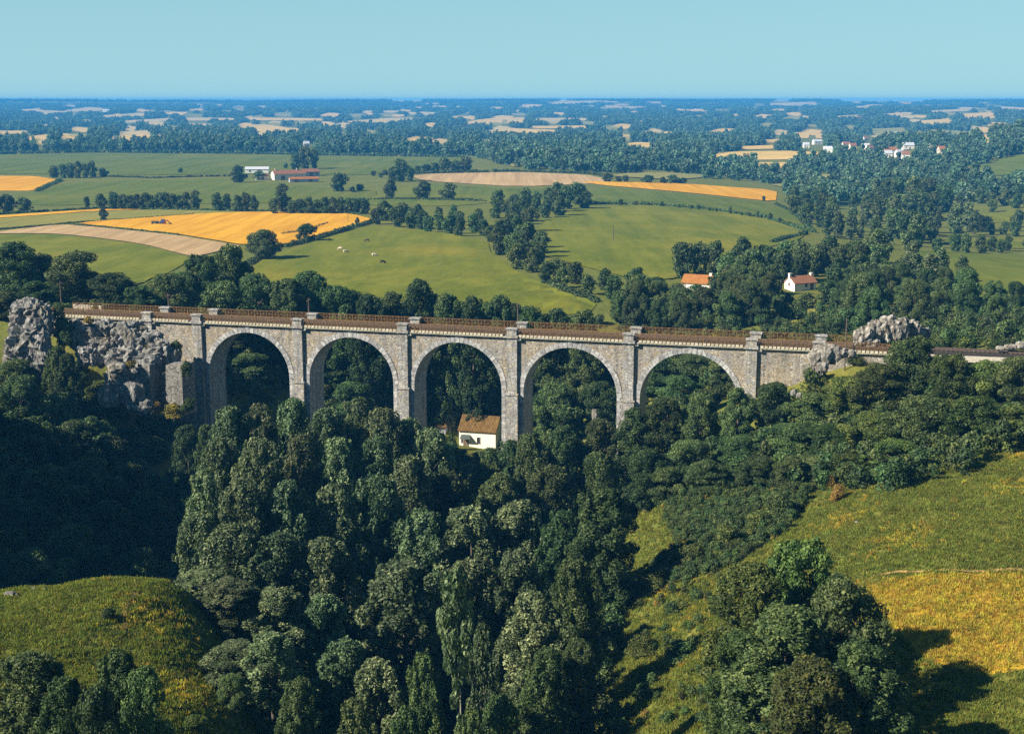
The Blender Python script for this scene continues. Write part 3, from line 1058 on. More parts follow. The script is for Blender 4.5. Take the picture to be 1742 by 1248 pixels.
for px, py, y, w, lab in [(318, 722, 205, 52, 'dark tree at the foot of the first pier'), (96, 588, 211, 50, 'dark tree in the cleft right of the rock tower'), (112, 600, 209, 50, 'dark tree below the cleft of the left rocks'),
                          (350, 722, 200, 44, 'leafy tree between the first pier and the poplars')]:
    by_top('oak', px, py, y, w, lab, None)

for px, py, h, w, mt, lab in [(205, 712, 52, 60, 'leaf_broad', 'tree right under the rock ledge'), (170, 700, 56, 60, 'leaf_bush', 'tree under the left part of the broken cliff'), (250, 735, 44, 56, 'leaf_bush', 'leafy tree below the yellow ledge'),
                              (288, 748, 46, 56, 'leaf_broad', 'dark tree below the right stone buttress'), (130, 665, 54, 60, 'leaf_broad', 'dark tree in the corner between tower and cliff'), (222, 770, 50, 64, 'leaf_broad', 'shaded tree two rows under the rock ledge'),
                              (268, 790, 50, 64, 'leaf_broad', 'shaded tree two rows under the buttresses'), (100, 650, 54, 60, 'leaf_broad', 'dark tree under the right side of the rock tower'), (160, 735, 50, 62, 'leaf_broad', 'half lit tree two rows under the broken cliff'),
                              (110, 720, 56, 66, 'leaf_broad', 'dark tree two rows under the rock tower'), (60, 680, 56, 66, 'leaf_broad', 'dark tree right below the rock tower foot')]:
    by_base('oak', px, py, h, lab, None, w, mat=mt)

# ---- behind the viaduct
for px, py, y, w, lab in [
    (22, 412, 262, 100, 'big dark tree rising behind the rock tower'), (68, 432, 268, 60, 'narrow dark tree right of the big one behind the rocks'), (128, 428, 258, 96, 'rounded dark tree behind the rock tower'),
    (188, 464, 252, 84, 'low dark tree behind the railway on the left'), (60, 486, 246, 80, 'low tree peeping over the grey rock tower'), (238, 486, 250, 70, 'low dark tree behind the left railing'),
    (284, 466, 256, 76, 'dark tree over the first stone block'), (336, 434, 268, 80, 'dark tree below the corner of the tan field'), (388, 418, 280, 72, 'tall dark tree against the tan field'),
    (432, 466, 268, 84, 'dark tree behind the first arch'), (374, 478, 256, 84, 'dark tree behind the second stone block'), (488, 474, 262, 74, 'leafy tree behind the second pier'),
    (524, 460, 266, 68, 'lit round tree behind the second arch'), (576, 486, 262, 70, 'leafy tree behind the middle of the second arch'), (626, 500, 258, 66, 'lower leafy tree behind the second arch railing'),
    (668, 496, 262, 60, 'leafy tree left of the pointed one behind the third pier'), (712, 474, 268, 64, 'pointed blue green tree behind the third pier'), (762, 500, 262, 66, 'leafy tree behind the left of the third arch'),
    (806, 504, 260, 60, 'leafy tree behind the middle of the third arch'), (850, 502, 262, 64, 'leafy tree behind the right of the third arch'), (900, 520, 262, 60, 'low tree behind the fourth pier'),
    (948, 524, 264, 56, 'low tree behind the fourth arch at the pasture tip'), (990, 528, 262, 54, 'low tree right of the pasture tip')]:
    by_top('oak', px, py, y, w, lab, 'trees close behind the viaduct', hmin=5)
for px, py, y, w, lab in [(6, 500, 240, 70, 'dark tree at the picture edge left of the rock tower'), (100, 470, 262, 70, 'dark tree filling the gap behind the rock tower'), (156, 476, 262, 70, 'second row dark tree behind the left railing'),
                          (214, 478, 268, 66, 'dark tree between the left railing and the olive meadow'), (262, 478, 272, 66, 'dark tree filling the belt over the first stone block'), (310, 462, 276, 66, 'dark tree filling the belt before the tan field corner'),
                          (352, 452, 280, 60, 'dark tree in the belt left of the tall one by the tan field'), (412, 446, 282, 62, 'dark tree in the belt right of the tall one by the tan field'), (458, 480, 274, 62, 'tree filling the belt between first and second arch'),
                          (506, 488, 272, 56, 'tree filling the belt above the second pier'), (552, 484, 272, 56, 'tree filling the belt above the second arch'), (602, 494, 270, 54, 'tree filling the belt right of the second arch'),
                          (646, 506, 266, 54, 'tree filling the belt left of the third pier'), (738, 500, 270, 54, 'tree filling the belt right of the third pier'), (786, 512, 268, 50, 'tree filling the belt above the third arch'),
                          (828, 514, 268, 50, 'tree filling the belt at the right of the third arch'), (876, 516, 268, 50, 'tree filling the belt left of the fourth pier')]:
    by_top('oak', px, py, y, w, lab, 'trees close behind the viaduct', hmin=5)
# seen through the arches
for i, (px, py, y, w) in enumerate([(400, 600, 258, 80), (465, 590, 262, 80), (430, 650, 250, 80), (565, 600, 262, 80), (632, 590, 264, 80), (600, 650, 250, 84),
                                    (745, 595, 280, 84), (812, 590, 282, 80), (842, 640, 274, 60), (760, 640, 274, 60), (925, 600, 262, 84), (985, 604, 262, 80), (950, 650, 250, 90), (1020, 650, 248, 80),
                                    (1115, 604, 258, 84), (1180, 602, 256, 84), (1150, 640, 246, 80), (1235, 612, 250, 70), (870, 570, 270, 90), (690, 570, 270, 90), (500, 570, 268, 90), (1060, 570, 266, 90)]):
    nm = ['first', 'second', 'third', 'fourth', 'fifth'][min(4, max(0, int((px - 337) / 187)))]
    by_top('oak', px, py, y, w, 'shaded green tree on the slope seen through the %s arch' % nm, 'trees seen through the %s arch' % nm, hmin=5, hmax=13)


# ---- mid distance: single trees and rows (foot pixel, height in photo pixels)
def row(key, pts, label, group=None, jitter=.12):
    for p in pts:
        px, py, h = p[:3]
        w = p[3] * 1.12 if len(p) > 3 else h * random.uniform(.9, 1.15)
        by_base(key, px, py, h * random.uniform(1 - jitter, 1 + jitter) if group else h, label, group, w)


row('midround', [(92, 302, 22), (108, 303, 24, 18), (120, 303, 25, 18), (133, 303, 26, 18), (146, 302, 26, 18), (157, 301, 25, 18), (175, 300, 16, 20)], 'dark tree of the clump above the yellow left field', 'clump above the yellow left field')
row('midround', [(307, 294, 9, 10)], 'tiny lone bush in the long green meadow')
row('midround', [(-6, 362, 30, 26), (14, 361, 35, 30), (42, 361, 25, 30)], 'dark tree at the left edge beside the thin yellow strip', 'trees at the left edge by the yellow strip')
row('midround', [(148, 354, 20, 12)], 'small narrow tree at the left start of the long row')
row('midround', [(x, 356, 27, 22) for x in (172, 193, 208, 222, 234, 247, 258, 270, 282, 293, 306, 318)], 'tree of the long even row behind the wheat', 'long tree row behind the wheat')
row('midpoplar', [(332, 357, 34, 22)], 'ragged taller tree at the right end of the long even row')
row('midround', [(370, 359, 32, 24), (386, 359, 31, 20), (404, 360, 26, 20), (418, 360, 29, 22), (432, 360, 27, 18)], 'tree of the short row right of the long one', 'short tree row behind the wheat')
row('midpoplar', [(480, 362, 50, 30)], 'tall tree standing above the right part of the field row')
row('midround', [(x, 364, 26, 22) for x in (467, 497, 512, 526, 540, 553, 566, 580, 593, 607, 620)], 'tree of the row between wheat field and farm', 'tree row between wheat and farm')
row('midround', [(176, 374, 20, 18)], 'lone small round tree at the edge of the golden wheat')
row('oak', [(447, 440, 50, 64)], 'big dark bushy tree at the corner of the wheat field')
row('midround', [(523, 410, 30, 38)], 'round tree on the hedge at the right of the wheat')
row('midround', [(508, 409, 12, 12)], 'small bush left of the round hedge tree')
row('midround', [(608, 383, 14, 9)], 'small sapling at the right tip of the wheat field')
row('midround', [(405, 311, 29, 28)], 'round tree at the left end of the farm')
row('midround', [(440, 306, 15, 20)], 'low bush in front of the white farm gable')
row('midround', [(503, 289, 26, 22), (518, 288, 36, 26), (534, 287, 33, 22)], 'tall tree behind the farm roofs', 'tall trees behind the farm')
row('midround', [(486, 287, 10, 10)], 'low bush beside the tall trees behind the farm')
row('midround', [(577, 326, 32, 32)], 'round tree at the right end of the farm')
row('midround', [(600, 327, 11, 13), (613, 325, 12, 18)], 'low bush right of the round farm tree', 'low bushes right of the farm')
row('midround', [(664, 338, 33, 26)], 'narrow tree left of the two round meadow trees')
row('midround', [(720, 338, 30, 32)], 'left one of the two round trees in the green meadow')
row('midround', [(764, 339, 28, 34)], 'right one of the two round trees in the green meadow')
row('midround', [(668, 309, 24, 20), (681, 309, 38, 30), (697, 307, 22, 20)], 'tree of the tall clump at the left tip of the tan field', 'clump at the left tip of the tan field')
row('midround', [(710, 294, 12, 16), (725, 293, 15, 20), (740, 293, 16, 22), (757, 293, 22, 26), (775, 292, 18, 22), (792, 291, 22, 28)], 'dark tree above the left end of the tan field', 'trees above the tan field')
row('midround', [(635, 299, 8, 12), (655, 298, 10, 14), (648, 302, 8, 12)], 'small shrub on the hedge left of the tan field', 'shrubs left of the tan field')
row('midround', [(1033, 309, 16, 22), (1052, 310, 10, 14), (1064, 309, 12, 14), (1102, 311, 15, 24), (1128, 312, 10, 14), (1145, 312, 16, 26), (1162, 313, 12, 16)], 'bush along the top of the golden strip', 'bushes along the golden strip')
row('midround', [(1299, 342, 9, 8)], 'tiny dark bush at the right end of the golden strip')
for x in (1004, 1056, 1082, 1103, 1126, 1155, 1176, 1188, 1206, 1219, 1242, 1262, 1275, 1289, 1310, 1326):
    yy = np.interp(x, [1000, 1100, 1200, 1300, 1390], [348, 348, 357, 371, 396])
    row('midround', [(x, yy + 1, random.uniform(6, 13), random.uniform(6, 10))], 'small shrub on the hedge above the curved meadow', 'shrubs on the hedge above the curved meadow')
row('midround', [(600, 385, 6, 5), (560, 402, 7, 6), (545, 406, 6, 6), (585, 392, 7, 8)], 'small shrub on the hedge along the wheat edge', 'shrubs along the wheat edge hedge')


row('midround', [(1152, 514, 34, 36)], 'small tree hiding the left end of the orange roofed house')
row('midround', [(1184, 516, 34, 40)], 'small tree in front of the wall of the orange roofed house')
row('midround', [(1216, 512, 44, 40)], 'tree at the right end of the orange roofed house')
row('midround', [(1338, 522, 24, 30)], 'low tree below the white gable of the red roofed house')
row('midround', [(1372, 524, 28, 36)], 'low tree below the wall of the red roofed house')
row('midround', [(1408, 518, 42, 44)], 'tree touching the right end of the red roofed house')


def inside(px, py, poly):
    c = False
    j = len(poly) - 1
    for i in range(len(poly)):
        xi, yi = poly[i]
        xj, yj = poly[j]
        if (yi > py) != (yj > py) and px < (xj - xi) * (py - yi) / (yj - yi + 1e-12) + xi:
            c = not c
        j = i
    return c


NOBOX = [(1160, 1206, 470, 486), (1342, 1392, 474, 496)]


def belt(key, poly, n, h, label, group, gap=.55, wr=(.75, 1.0)):
    xs = [p[0] for p in poly]
    ys = [p[1] for p in poly]
    done = []
    tries = 0
    while len(done) < n and tries < n * 60:
        tries += 1
        px, py = random.uniform(min(xs), max(xs)), random.uniform(min(ys), max(ys))
        if not inside(px, py, poly):
            continue
        hh = random.uniform(*h)
        if any(x0 - hh * .5 < px < x1 + hh * .5 and py > y0 + 8 and py - hh < y1 for x0, x1, y0, y1 in NOBOX):
            continue
        # keep neighbours a crown apart (vertical distances are foreshortened)
        if any(((px - a) / (hh * gap)) ** 2 + ((py - b) / (hh * gap * .35)) ** 2 < 1 for a, b in done):
            continue
        done.append((px, py))
        k = random.choice(key) if isinstance(key, (list, tuple)) else key
        by_base(k, px, py, hh, label, group, hh * random.uniform(*wr) * (.62 if 'pop' in k else 1))
    return done


belt('midround', [(638, 372), (700, 380), (760, 388), (830, 396), (835, 412), (760, 400), (700, 390), (640, 382)], 15, (26, 36), 'tree of the wooded belt above the cow pasture', 'wooded belt above the cow pasture')
belt('midround', [(640, 366), (720, 372), (830, 378), (830, 388), (720, 380), (640, 374)], 8, (24, 30), 'tree at the back of the wooded belt above the pasture', 'back of the wooded belt')
belt('midround', [(832, 352), (890, 342), (985, 345), (1000, 354), (920, 380), (840, 384)], 18, (30, 40), 'tree of the dense clump at the left end of the curved meadow', 'dense clump by the curved meadow')
belt('midround', [(832, 388), (915, 384), (918, 420), (930, 450), (895, 470), (866, 452), (838, 428)], 16, (34, 46), 'tree of the wooded tongue between pasture and curved meadow', 'wooded tongue between the meadows')
belt('midround', [(900, 472), (940, 456), (1010, 492), (1100, 492), (1100, 515), (1020, 508), (960, 496)], 11, (34, 46), 'tree at the lower tip of the wooded tongue', 'lower tip of the wooded tongue')
belt('oak', [(1035, 545), (1110, 520), (1125, 500), (1180, 505), (1225, 500), (1320, 520), (1310, 560), (1180, 570), (1050, 570)], 17, (54, 78), 'leafy tree between the viaduct and the orange roof', 'leafy trees round the orange roofed house', .42)
belt('midround', [(1130, 478), (1200, 462), (1300, 462), (1345, 455), (1440, 455), (1500, 440), (1500, 470), (1420, 474), (1330, 482), (1230, 486), (1140, 492)], 30, (44, 62), 'dark tree of the wood behind the two houses', 'wood behind the two houses', .4)
belt('oak', [(1400, 520), (1480, 510), (1560, 500), (1650, 505), (1760, 500), (1760, 560), (1600, 560), (1480, 560), (1395, 560)], 17, (56, 84), 'leafy tree right of the white house', 'leafy trees right of the white house', .5)
belt('midround', [(1290, 506), (1345, 520), (1440, 510), (1450, 540), (1300, 545)], 14, (26, 42), 'low tree on the bank below the white house', 'low trees below the white house', .45)
belt('midround', [(1210, 490), (1290, 492), (1325, 500), (1325, 530), (1220, 515)], 13, (42, 58), 'leafy tree between the two houses', 'trees between the two houses', .42)
belt('midround', [(1400, 486), (1500, 480), (1510, 505), (1405, 510)], 13, (42, 60), 'leafy tree between the white house and the bright meadow', 'trees right of the white house')
belt('midpoplar', [(1480, 480), (1560, 470), (1600, 480), (1650, 500), (1560, 505), (1490, 505)], 7, (55, 75), 'pointed tree in front of the bright right meadow', 'pointed trees by the right meadow')
belt('oak', [(1300, 570), (1420, 560), (1440, 575), (1330, 580)], 4, (20, 30), 'low bushy tree right behind the right abutment', 'low trees behind the right abutment')
belt(['midpoplar', 'midpoplar', 'midround'], [(1395, 400), (1400, 372), (1480, 350), (1560, 345), (1640, 355), (1660, 400), (1600, 425), (1500, 432), (1430, 425)], 46, (34, 58), 'pointed blue green tree in the wooded river valley', 'trees of the river valley', .4)
belt('midround', [(1530, 428), (1600, 428), (1760, 424), (1760, 428), (1640, 432)], 9, (20, 36), 'dark tree along the top of the bright right meadow', 'trees along the bright right meadow')
belt('midround', [(1660, 392), (1760, 384), (1760, 402), (1660, 404)], 8, (20, 32), 'tree between the small meadows at the right edge', 'trees between the small right meadows')
belt('midround', [(1660, 346), (1760, 340), (1760, 358), (1660, 362)], 9, (22, 34), 'tree above the small meadows at the right edge', 'trees above the small right meadows')
belt('midround', [(1335, 345), (1400, 345), (1410, 380), (1385, 392), (1350, 368)], 10, (26, 40), 'tree at the right end of the golden strip', 'trees at the end of the golden strip')


# ------------------------------------------------------------------ hedges
def hedge(px, h, w, label, mat='leaf_broad', size=.3, name='hedge', lift=.0):
    g = [ground_at(*p) for p in px]
    o = g[0].copy()
    cen, rad = [], []
    for a, b in zip(g[:-1], g[1:]):
        L = np.linalg.norm(b - a)
        k = max(2, int(L / (w * .55)))
        for i in range(k):
            if random.random() < .08:
                continue
            p = a + (b - a) * (i / k)
            hh = h * random.uniform(.55, 1.15)
            x, y = p[0] + random.uniform(-.25, .25) * w, p[1] + random.uniform(-.25, .25) * w
            cen.append((x - o[0], y - o[1], tz1(x, y) - o[2] + hh * .45))
            rad.append((w * random.uniform(.4, .65), w * random.uniform(.4, .65), hh * .6))
    cen, rad = np.array(cen), np.array(rad)
    n = int(min(14000, len(cen) * 70))
    me = leaves_mesh('hedge_leaves', [leaf_cloud(cen, rad, n, size)], M[mat])
    ob = bpy.data.objects.new(name, me)
    ob.location = o
    tag(link(ob), label, 'hedge')
    return ob


hedge([(636, 378), (600, 388), (555, 403), (520, 412), (482, 421)], 1.7, 2.2, 'dark hedge along the right edge of the golden wheat')
hedge([(468, 424), (440, 441), (418, 452)], 1.5, 2.2, 'dark hedge below the big bushy tree')
hedge([(104, 307), (84, 316), (62, 326)], 1.8, 2.5, 'dark hedge at the right end of the yellow left field')
hedge([(-20, 366), (60, 361), (165, 355), (330, 358), (470, 361), (620, 365)], 1.0, 2.0, 'long low hedge under the tree rows', size=.35)
hedge([(103, 381.5), (172, 386), (240, 393), (303, 400)], .5, 1.0, 'green weedy strip between wheat and bare tan field', 'leaf_bush')
hedge([(-20, 392), (60, 386), (120, 379.5), (200, 374.5), (275, 369), (330, 365)], .5, 1.0, 'dark green strip above the golden wheat', 'leaf_bush')
hedge([(480, 399), (520, 393), (557, 380)], .7, 1.2, 'brown green ditch line inside the wheat', 'leaf_yellow')
hedge([(1000, 347), (1100, 348.5), (1200, 356.5), (1300, 371), (1385, 396)], 1.6, 2.0, 'hedge along the top of the curved meadow')
hedge([(1315, 413), (1345, 404), (1372, 397)], 1.4, 2.0, 'short hedge closing the curved meadow on the right')
hedge([(930, 478), (960, 494), (1015, 516)], 1.2, 1.8, 'low hedge under the wooded tongue at the pasture edge')
hedge([(700, 296), (800, 293.5), (880, 292), (1000, 296), (1040, 302)], 2.2, 3., 'dark hedge along the far side of the tan field', size=.45)
hedge([(190, 301), (260, 303), (330, 301), (400, 300)], 1.0, 2., 'thin hedge line across the green meadow', size=.4)
hedge([(600, 341), (664, 339), (720, 340), (830, 343)], 1.0, 2., 'thin hedge line under the two round trees', size=.35)
hedge([(1320, 348), (1350, 362), (1380, 392)], 1.2, 2., 'scrubby hedge at the right end of the narrow meadow')
hedge([(-20, 263), (150, 259.5), (400, 261.5), (560, 264.5), (790, 267.5)], 3.5, 5., 'dark hedge where the green meadow meets the blue woods', size=.8)


# ------------------------------------------------------------------ masses nobody could count (instanced)
def stuff(name, label, cat, pts, scl, rot, pick, protos):
    me = bpy.data.meshes.new(name)
    n = len(pts)
    me.vertices.add(n)
    me.vertices.foreach_set('co', np.asarray(pts, np.float32).ravel())
    for nm, typ, data in (('isc', 'FLOAT_VECTOR', scl), ('irot', 'FLOAT_VECTOR', rot)):
        a = me.attributes.new(nm, typ, 'POINT')
        a.data.foreach_set('vector', np.asarray(data, np.float32).ravel())
    a = me.attributes.new('ipick', 'INT', 'POINT')
    a.data.foreach_set('value', np.asarray(pick, np.int32))
    coll = bpy.data.collections.new(name + '_kinds')
    for i, pm in enumerate(protos):
        coll.objects.link(bpy.data.objects.new('%s_kind_%02d' % (name, i), pm))
    o = link(bpy.data.objects.new(name, me))
    tag(o, label, cat, kind='stuff')
    ng = bpy.data.node_groups.new(name + '_scatter', 'GeometryNodeTree')
    ng.interface.new_socket('Geometry', in_out='INPUT', socket_type='NodeSocketGeometry')
    ng.interface.new_socket('Geometry', in_out='OUTPUT', socket_type='NodeSocketGeometry')
    gi = ng.nodes.new('NodeGroupInput')
    go = ng.nodes.new('NodeGroupOutput')
    ci = ng.nodes.new('GeometryNodeCollectionInfo')
    ci.inputs['Collection'].default_value = coll
    ci.inputs['Separate Children'].default_value = True
    ci.inputs['Reset Children'].default_value = True
    ip = ng.nodes.new('GeometryNodeInstanceOnPoints')
    ip.inputs['Pick Instance'].default_value = True

    def na(nm, typ):
        k = ng.nodes.new('GeometryNodeInputNamedAttribute')
        k.data_type = typ
        k.inputs[0].default_value = nm
        return k.outputs['Attribute']
    ng.links.new(gi.outputs[0], ip.inputs['Points'])
    ng.links.new(ci.outputs[0], ip.inputs['Instance'])
    ng.links.new(na('ipick', 'INT'), ip.inputs['Instance Index'])
    ng.links.new(na('irot', 'FLOAT_VECTOR'), ip.inputs['Rotation'])
    ng.links.new(na('isc', 'FLOAT_VECTOR'), ip.inputs['Scale'])
    ng.links.new(ip.outputs[0], go.inputs[0])
    md = o.modifiers.new('scatter', 'NODES')
    md.node_group = ng
    return o


def small_cloud(name, H, W, nl, prof, rl, nleaf, size, mat, base=.4, st=.9):
    cen, rad = profile_lobes(H, W, nl, base, prof, rl, st)
    return leaves_mesh(name, [leaf_cloud(cen, rad, nleaf, size)], M[mat])


def inst(pts, smin, smax, nk, zs=(.8, 1.2)):
    n = len(pts)
    s = rng.uniform(smin, smax, n)
    return np.c_[s, s * rng.uniform(.85, 1.15, n), s * rng.uniform(*zs, n)], np.c_[np.zeros(n), np.zeros(n), rng.uniform(0, 6.28, n)], rng.integers(0, nk, n)


# far woods: trees thinning with distance, kept out of the far fields
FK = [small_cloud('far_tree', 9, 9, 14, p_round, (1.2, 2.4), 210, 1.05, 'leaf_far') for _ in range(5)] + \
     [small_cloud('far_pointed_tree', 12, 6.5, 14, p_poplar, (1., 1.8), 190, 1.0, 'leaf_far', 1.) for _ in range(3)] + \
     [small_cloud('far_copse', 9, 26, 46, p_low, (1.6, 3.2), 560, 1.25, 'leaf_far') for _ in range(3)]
BX = [-60, 0, 150, 400, 560, 800, 830, 870, 1000, 1040, 1150, 1240, 1322, 1345, 1400, 1480, 1560, 1640, 1700, 1800]
BY = [261, 260, 257, 260, 263, 266, 272, 290, 292, 294, 301, 306, 314, 345, 352, 348, 340, 345, 340, 338]
ND = 30000
dd = np.exp(rng.uniform(np.log(560), np.log(8300), ND))
aa = np.radians(rng.uniform(-23.5, 23.5, ND))
fx, fy = dd * np.sin(aa), dd * np.cos(aa)
# woods: keep clumps, drop the rest
wood = np.sin(fx / 190 + 2 * np.sin(fy / 310)) + np.sin(fy / 240 + 1.7 * np.sin(fx / 350)) + .7 * np.sin((fx + fy) / 120)
kw_ = (wood > .1) | (dd < 1700) | (rng.random(ND) < .18)
fx, fy = fx[kw_], fy[kw_]
# hedgerows: lines of trees between the far fields
hx_, hy_ = [], []
for _ in range(1800):
    d0 = math.exp(random.uniform(math.log(1250), math.log(8200)))
    a0 = math.radians(random.uniform(-23.5, 23.5))
    x0, y0 = d0 * math.sin(a0), d0 * math.cos(a0)
    th = random.choice([random.gauss(0, .22), random.gauss(1.35, .3), random.gauss(.1, .3)])
    Ln = random.uniform(90, 330) * (1 + d0 / 7000)
    step = 6.5 * (1 + d0 / 9000)
    t_ = np.arange(0, Ln, step)
    t_ = t_[rng.random(len(t_)) > .12]
    hx_.append(x0 + t_ * math.cos(th) + rng.normal(0, 1.3, len(t_)))
    hy_.append(y0 + t_ * math.sin(th) + 6 * np.sin(t_ / 60 + d0) + rng.normal(0, 1.3, len(t_)))
fx = np.r_[fx, np.concatenate(hx_)]
fy = np.r_[fy, np.concatenate(hy_)]
ND = len(fx)
fz = tz(fx, fy)
ppx, ppy = project(fx, fy, fz)
_, tpy = project(fx, fy, fz + 7.5)
keep = ppy < np.interp(ppx, BX, BY)
fp = [np.array(p) for p in FARPX]
kidx = np.nonzero(keep)[0]
for p in fp:
    x0, x1, y0, y1 = p[:, 0].min(), p[:, 0].max(), p[:, 1].min(), p[:, 1].max()
    c = kidx[(ppx[kidx] > x0 - 1) & (ppx[kidx] < x1 + 1) & (ppy[kidx] > y0 - .5) & (tpy[kidx] < y1 + .2)]
    pl = [tuple(q_) for q_ in p]
    for i in c:
        if inside(ppx[i], ppy[i], pl) or inside(ppx[i], .5 * (ppy[i] + tpy[i]), pl) or inside(ppx[i], tpy[i] + .3, pl):
            keep[i] = False
hamlet_px = [(1372, 250), (1378, 238), (1405, 262), (1470, 255), (1478, 238), (1512, 262), (1528, 268), (1560, 255), (1530, 232), (1590, 258), (172, 190), (524, 252), (1545, 262), (1392, 248), (1409, 262), (1440, 253), (1452, 256), (1482, 260), (1541, 271), (1546, 256), (1604, 262), (1472, 258), (1516, 265), (1528, 268)]
for hx, hy in hamlet_px:
    keep &= ~((np.abs(ppx - hx) < 14) & (ppy > hy - 6) & (tpy < hy + 1.5))
for hx0, hx1, hy0, hy1 in ((395, 560, 280, 312), ):
    keep &= ~((ppx > hx0) & (ppx < hx1) & (ppy > hy0) & (ppy < hy1))
fx, fy, fz, dk = fx[keep], fy[keep], fz[keep], np.hypot(fx[keep], fy[keep])
n = len(fx)
sc, ro, pk = inst(fx, .75, 1.25, 8)
print('ground max', Z.max(), 'min', Z.min())
pk = np.where((dk > 2600) & (rng.random(n) < np.clip((dk - 2600) / 3500, 0, .75)), 8 + rng.integers(0, 3, n), pk)
sc[:, 2] = np.minimum(sc[:, 2], np.maximum(.3, (97 - fz) / np.where((pk >= 5) & (pk < 8), 12.6, 9.6)))
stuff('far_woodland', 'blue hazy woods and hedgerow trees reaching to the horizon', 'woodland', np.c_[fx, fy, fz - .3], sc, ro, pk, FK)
print('far trees', n)

# scrub and undergrowth in the gorge and on the slopes
UK = [small_cloud('scrub', 1.5, 2.0, 10, p_low, (.3, .6), 420, .13, 'leaf_bush', .1) for _ in range(4)] + \
     [small_cloud('scrub_dark', 2.2, 2.6, 12, p_low, (.4, .8), 560, .15, 'leaf_broad', .1) for _ in range(3)] + \
     [small_cloud('scrub_dry', 1.0, 1.5, 8, p_low, (.25, .5), 300, .11, 'leaf_yellow', .1) for _ in range(2)]


def scatter_px(poly, n, world_gap=0.):
    xs = [p[0] for p in poly]
    ys = [p[1] for p in poly]
    out = []
    while len(out) < n:
        px, py = random.uniform(min(xs), max(xs)), random.uniform(min(ys), max(ys))
        if inside(px, py, poly):
            out.append(ground_at(px, py))
    return np.array(out)


def scatter_plan(poly, n):
    P = np.array(poly)
    out = np.zeros((0, 2))
    while len(out) < n:
        c = rng.uniform(P.min(0), P.max(0), (n * 2, 2))
        ok = [inside(a, b, poly) for a, b in c]
        out = np.r_[out, c[ok]]
    out = out[:n]
    return np.c_[out, tz(out[:, 0], out[:, 1])]


und = []
und.append(scatter_plan([(-52, 142), (-64, 165), (-70, 205), (-50, 215), (40, 196), (70, 186), (80, 170), (62, 158), (46, 146), (26, 140), (18, 118), (8, 95), (-12, 90), (-20, 110)], 3200))     # gorge floor
und.append(scatter_plan([(-95, 150), (-90, 220), (-60, 214), (-40, 150), (-48, 128), (-70, 130)], 1500))
und.append(scatter_plan([(-80, 235), (-80, 300), (-40, 308), (60, 306), (110, 300), (130, 215), (60, 212), (0, 225), (-40, 236)], 2600))
slope = scatter_px([(1110, 830), (1230, 790), (1390, 820), (1340, 900), (1250, 960), (1180, 985), (1060, 1010), (1150, 930)], 2300)
slope2 = scatter_px([(1040, 1010), (1180, 990), (1290, 940), (1240, 1040), (1200, 1110), (1060, 1130)], 70)
slope3 = scatter_px([(1000, 1160), (1220, 1130), (1300, 1180), (1300, 1240), (1000, 1245)], 60)
U = np.concatenate(und)
hx0 = np.array([tuple(at_z(812, 755, 29.6)[:2])])
sU, rU, pU = inst(U, .7, 1.5, 7)
# keep the cottage, its front and the viaduct clear
mid_ok = ~((np.abs(U[:, 0] + 6) < 9) & (U[:, 1] > 238) & (U[:, 1] < 266))
upx, upy = project(U[:, 0], U[:, 1], U[:, 2])
mid_ok &= ~((upx > 1050) & (upy > 835) & (U[:, 1] < 176))
mid_ok &= ~((upx < 420) & (upy > 985) & (U[:, 1] < 116))
sl = np.concatenate([slope, slope2, slope3])
sS, rS, pS = inst(sl, .28, .60, 9)
stuff('undergrowth', 'dense green scrub covering the gorge floor and its flanks', 'undergrowth', np.r_[U[mid_ok], sl], np.r_[sU[mid_ok], sS], np.r_[rU[mid_ok], rS], np.r_[pU[mid_ok], pS], UK)

# grass tussocks on the two open slopes
def tussock(name, mat, h):
    k = 26
    b = rng.normal(0, .16, (k, 2))
    a = rng.uniform(0, 6.28, k)
    w = rng.uniform(.02, .045, k)
    hh = h * rng.uniform(.5, 1.2, k)
    ln = rng.normal(0, .16, (k, 2)) * hh[:, None] * 2
    dx, dy = np.cos(a) * w, np.sin(a) * w
    V = np.stack([np.c_[b[:, 0] - dx, b[:, 1] - dy, np.zeros(k) - .03], np.c_[b[:, 0] + dx, b[:, 1] + dy, np.zeros(k) - .03],
                  np.c_[b[:, 0] + ln[:, 0] + dx * .4, b[:, 1] + ln[:, 1] + dy * .4, hh], np.c_[b[:, 0] + ln[:, 0] - dx * .4, b[:, 1] + ln[:, 1] - dy * .4, hh]], 1).reshape(-1, 3)
    return mesh_np(name, V, np.arange(4 * k), np.full(k, 4), M[mat], attr=rng.random(k))


M['grass_a'] = leaf_mat('green_grass_blades', (.10, .132, .018), (.19, .208, .03), (.33, .295, .055), .45)
M['grass_b'] = leaf_mat('dry_grass_blades', (.28, .20, .025), (.46, .33, .04), (.62, .47, .08), .45)
GK = [tussock('tussock', 'grass_a', .20) for _ in range(3)] + [tussock('dry_tussock', 'grass_b', .26) for _ in range(3)]
g1 = scatter_plan([(-46, 80), (-58, 112), (-40, 122), (-22, 112), (-17, 96), (-18, 82)], 15000)
g2 = scatter_plan([(8, 84), (8, 128), (24, 142), (40, 152), (62, 158), (66, 130), (52, 84)], 38000)
g3 = scatter_plan([(8, 122), (4, 150), (9, 172), (20, 179), (46, 162), (36, 146), (20, 138)], 9000)
gg = np.r_[g1, g2, g3]
dry = np.sin(gg[:, 0] * .35 + 1.2 * np.sin(gg[:, 1] * .21)) * np.sin(gg[:, 1] * .3 + .5) + rng.normal(0, .5, len(gg))
gx, gy = project(gg[:, 0], gg[:, 1], gg[:, 2])
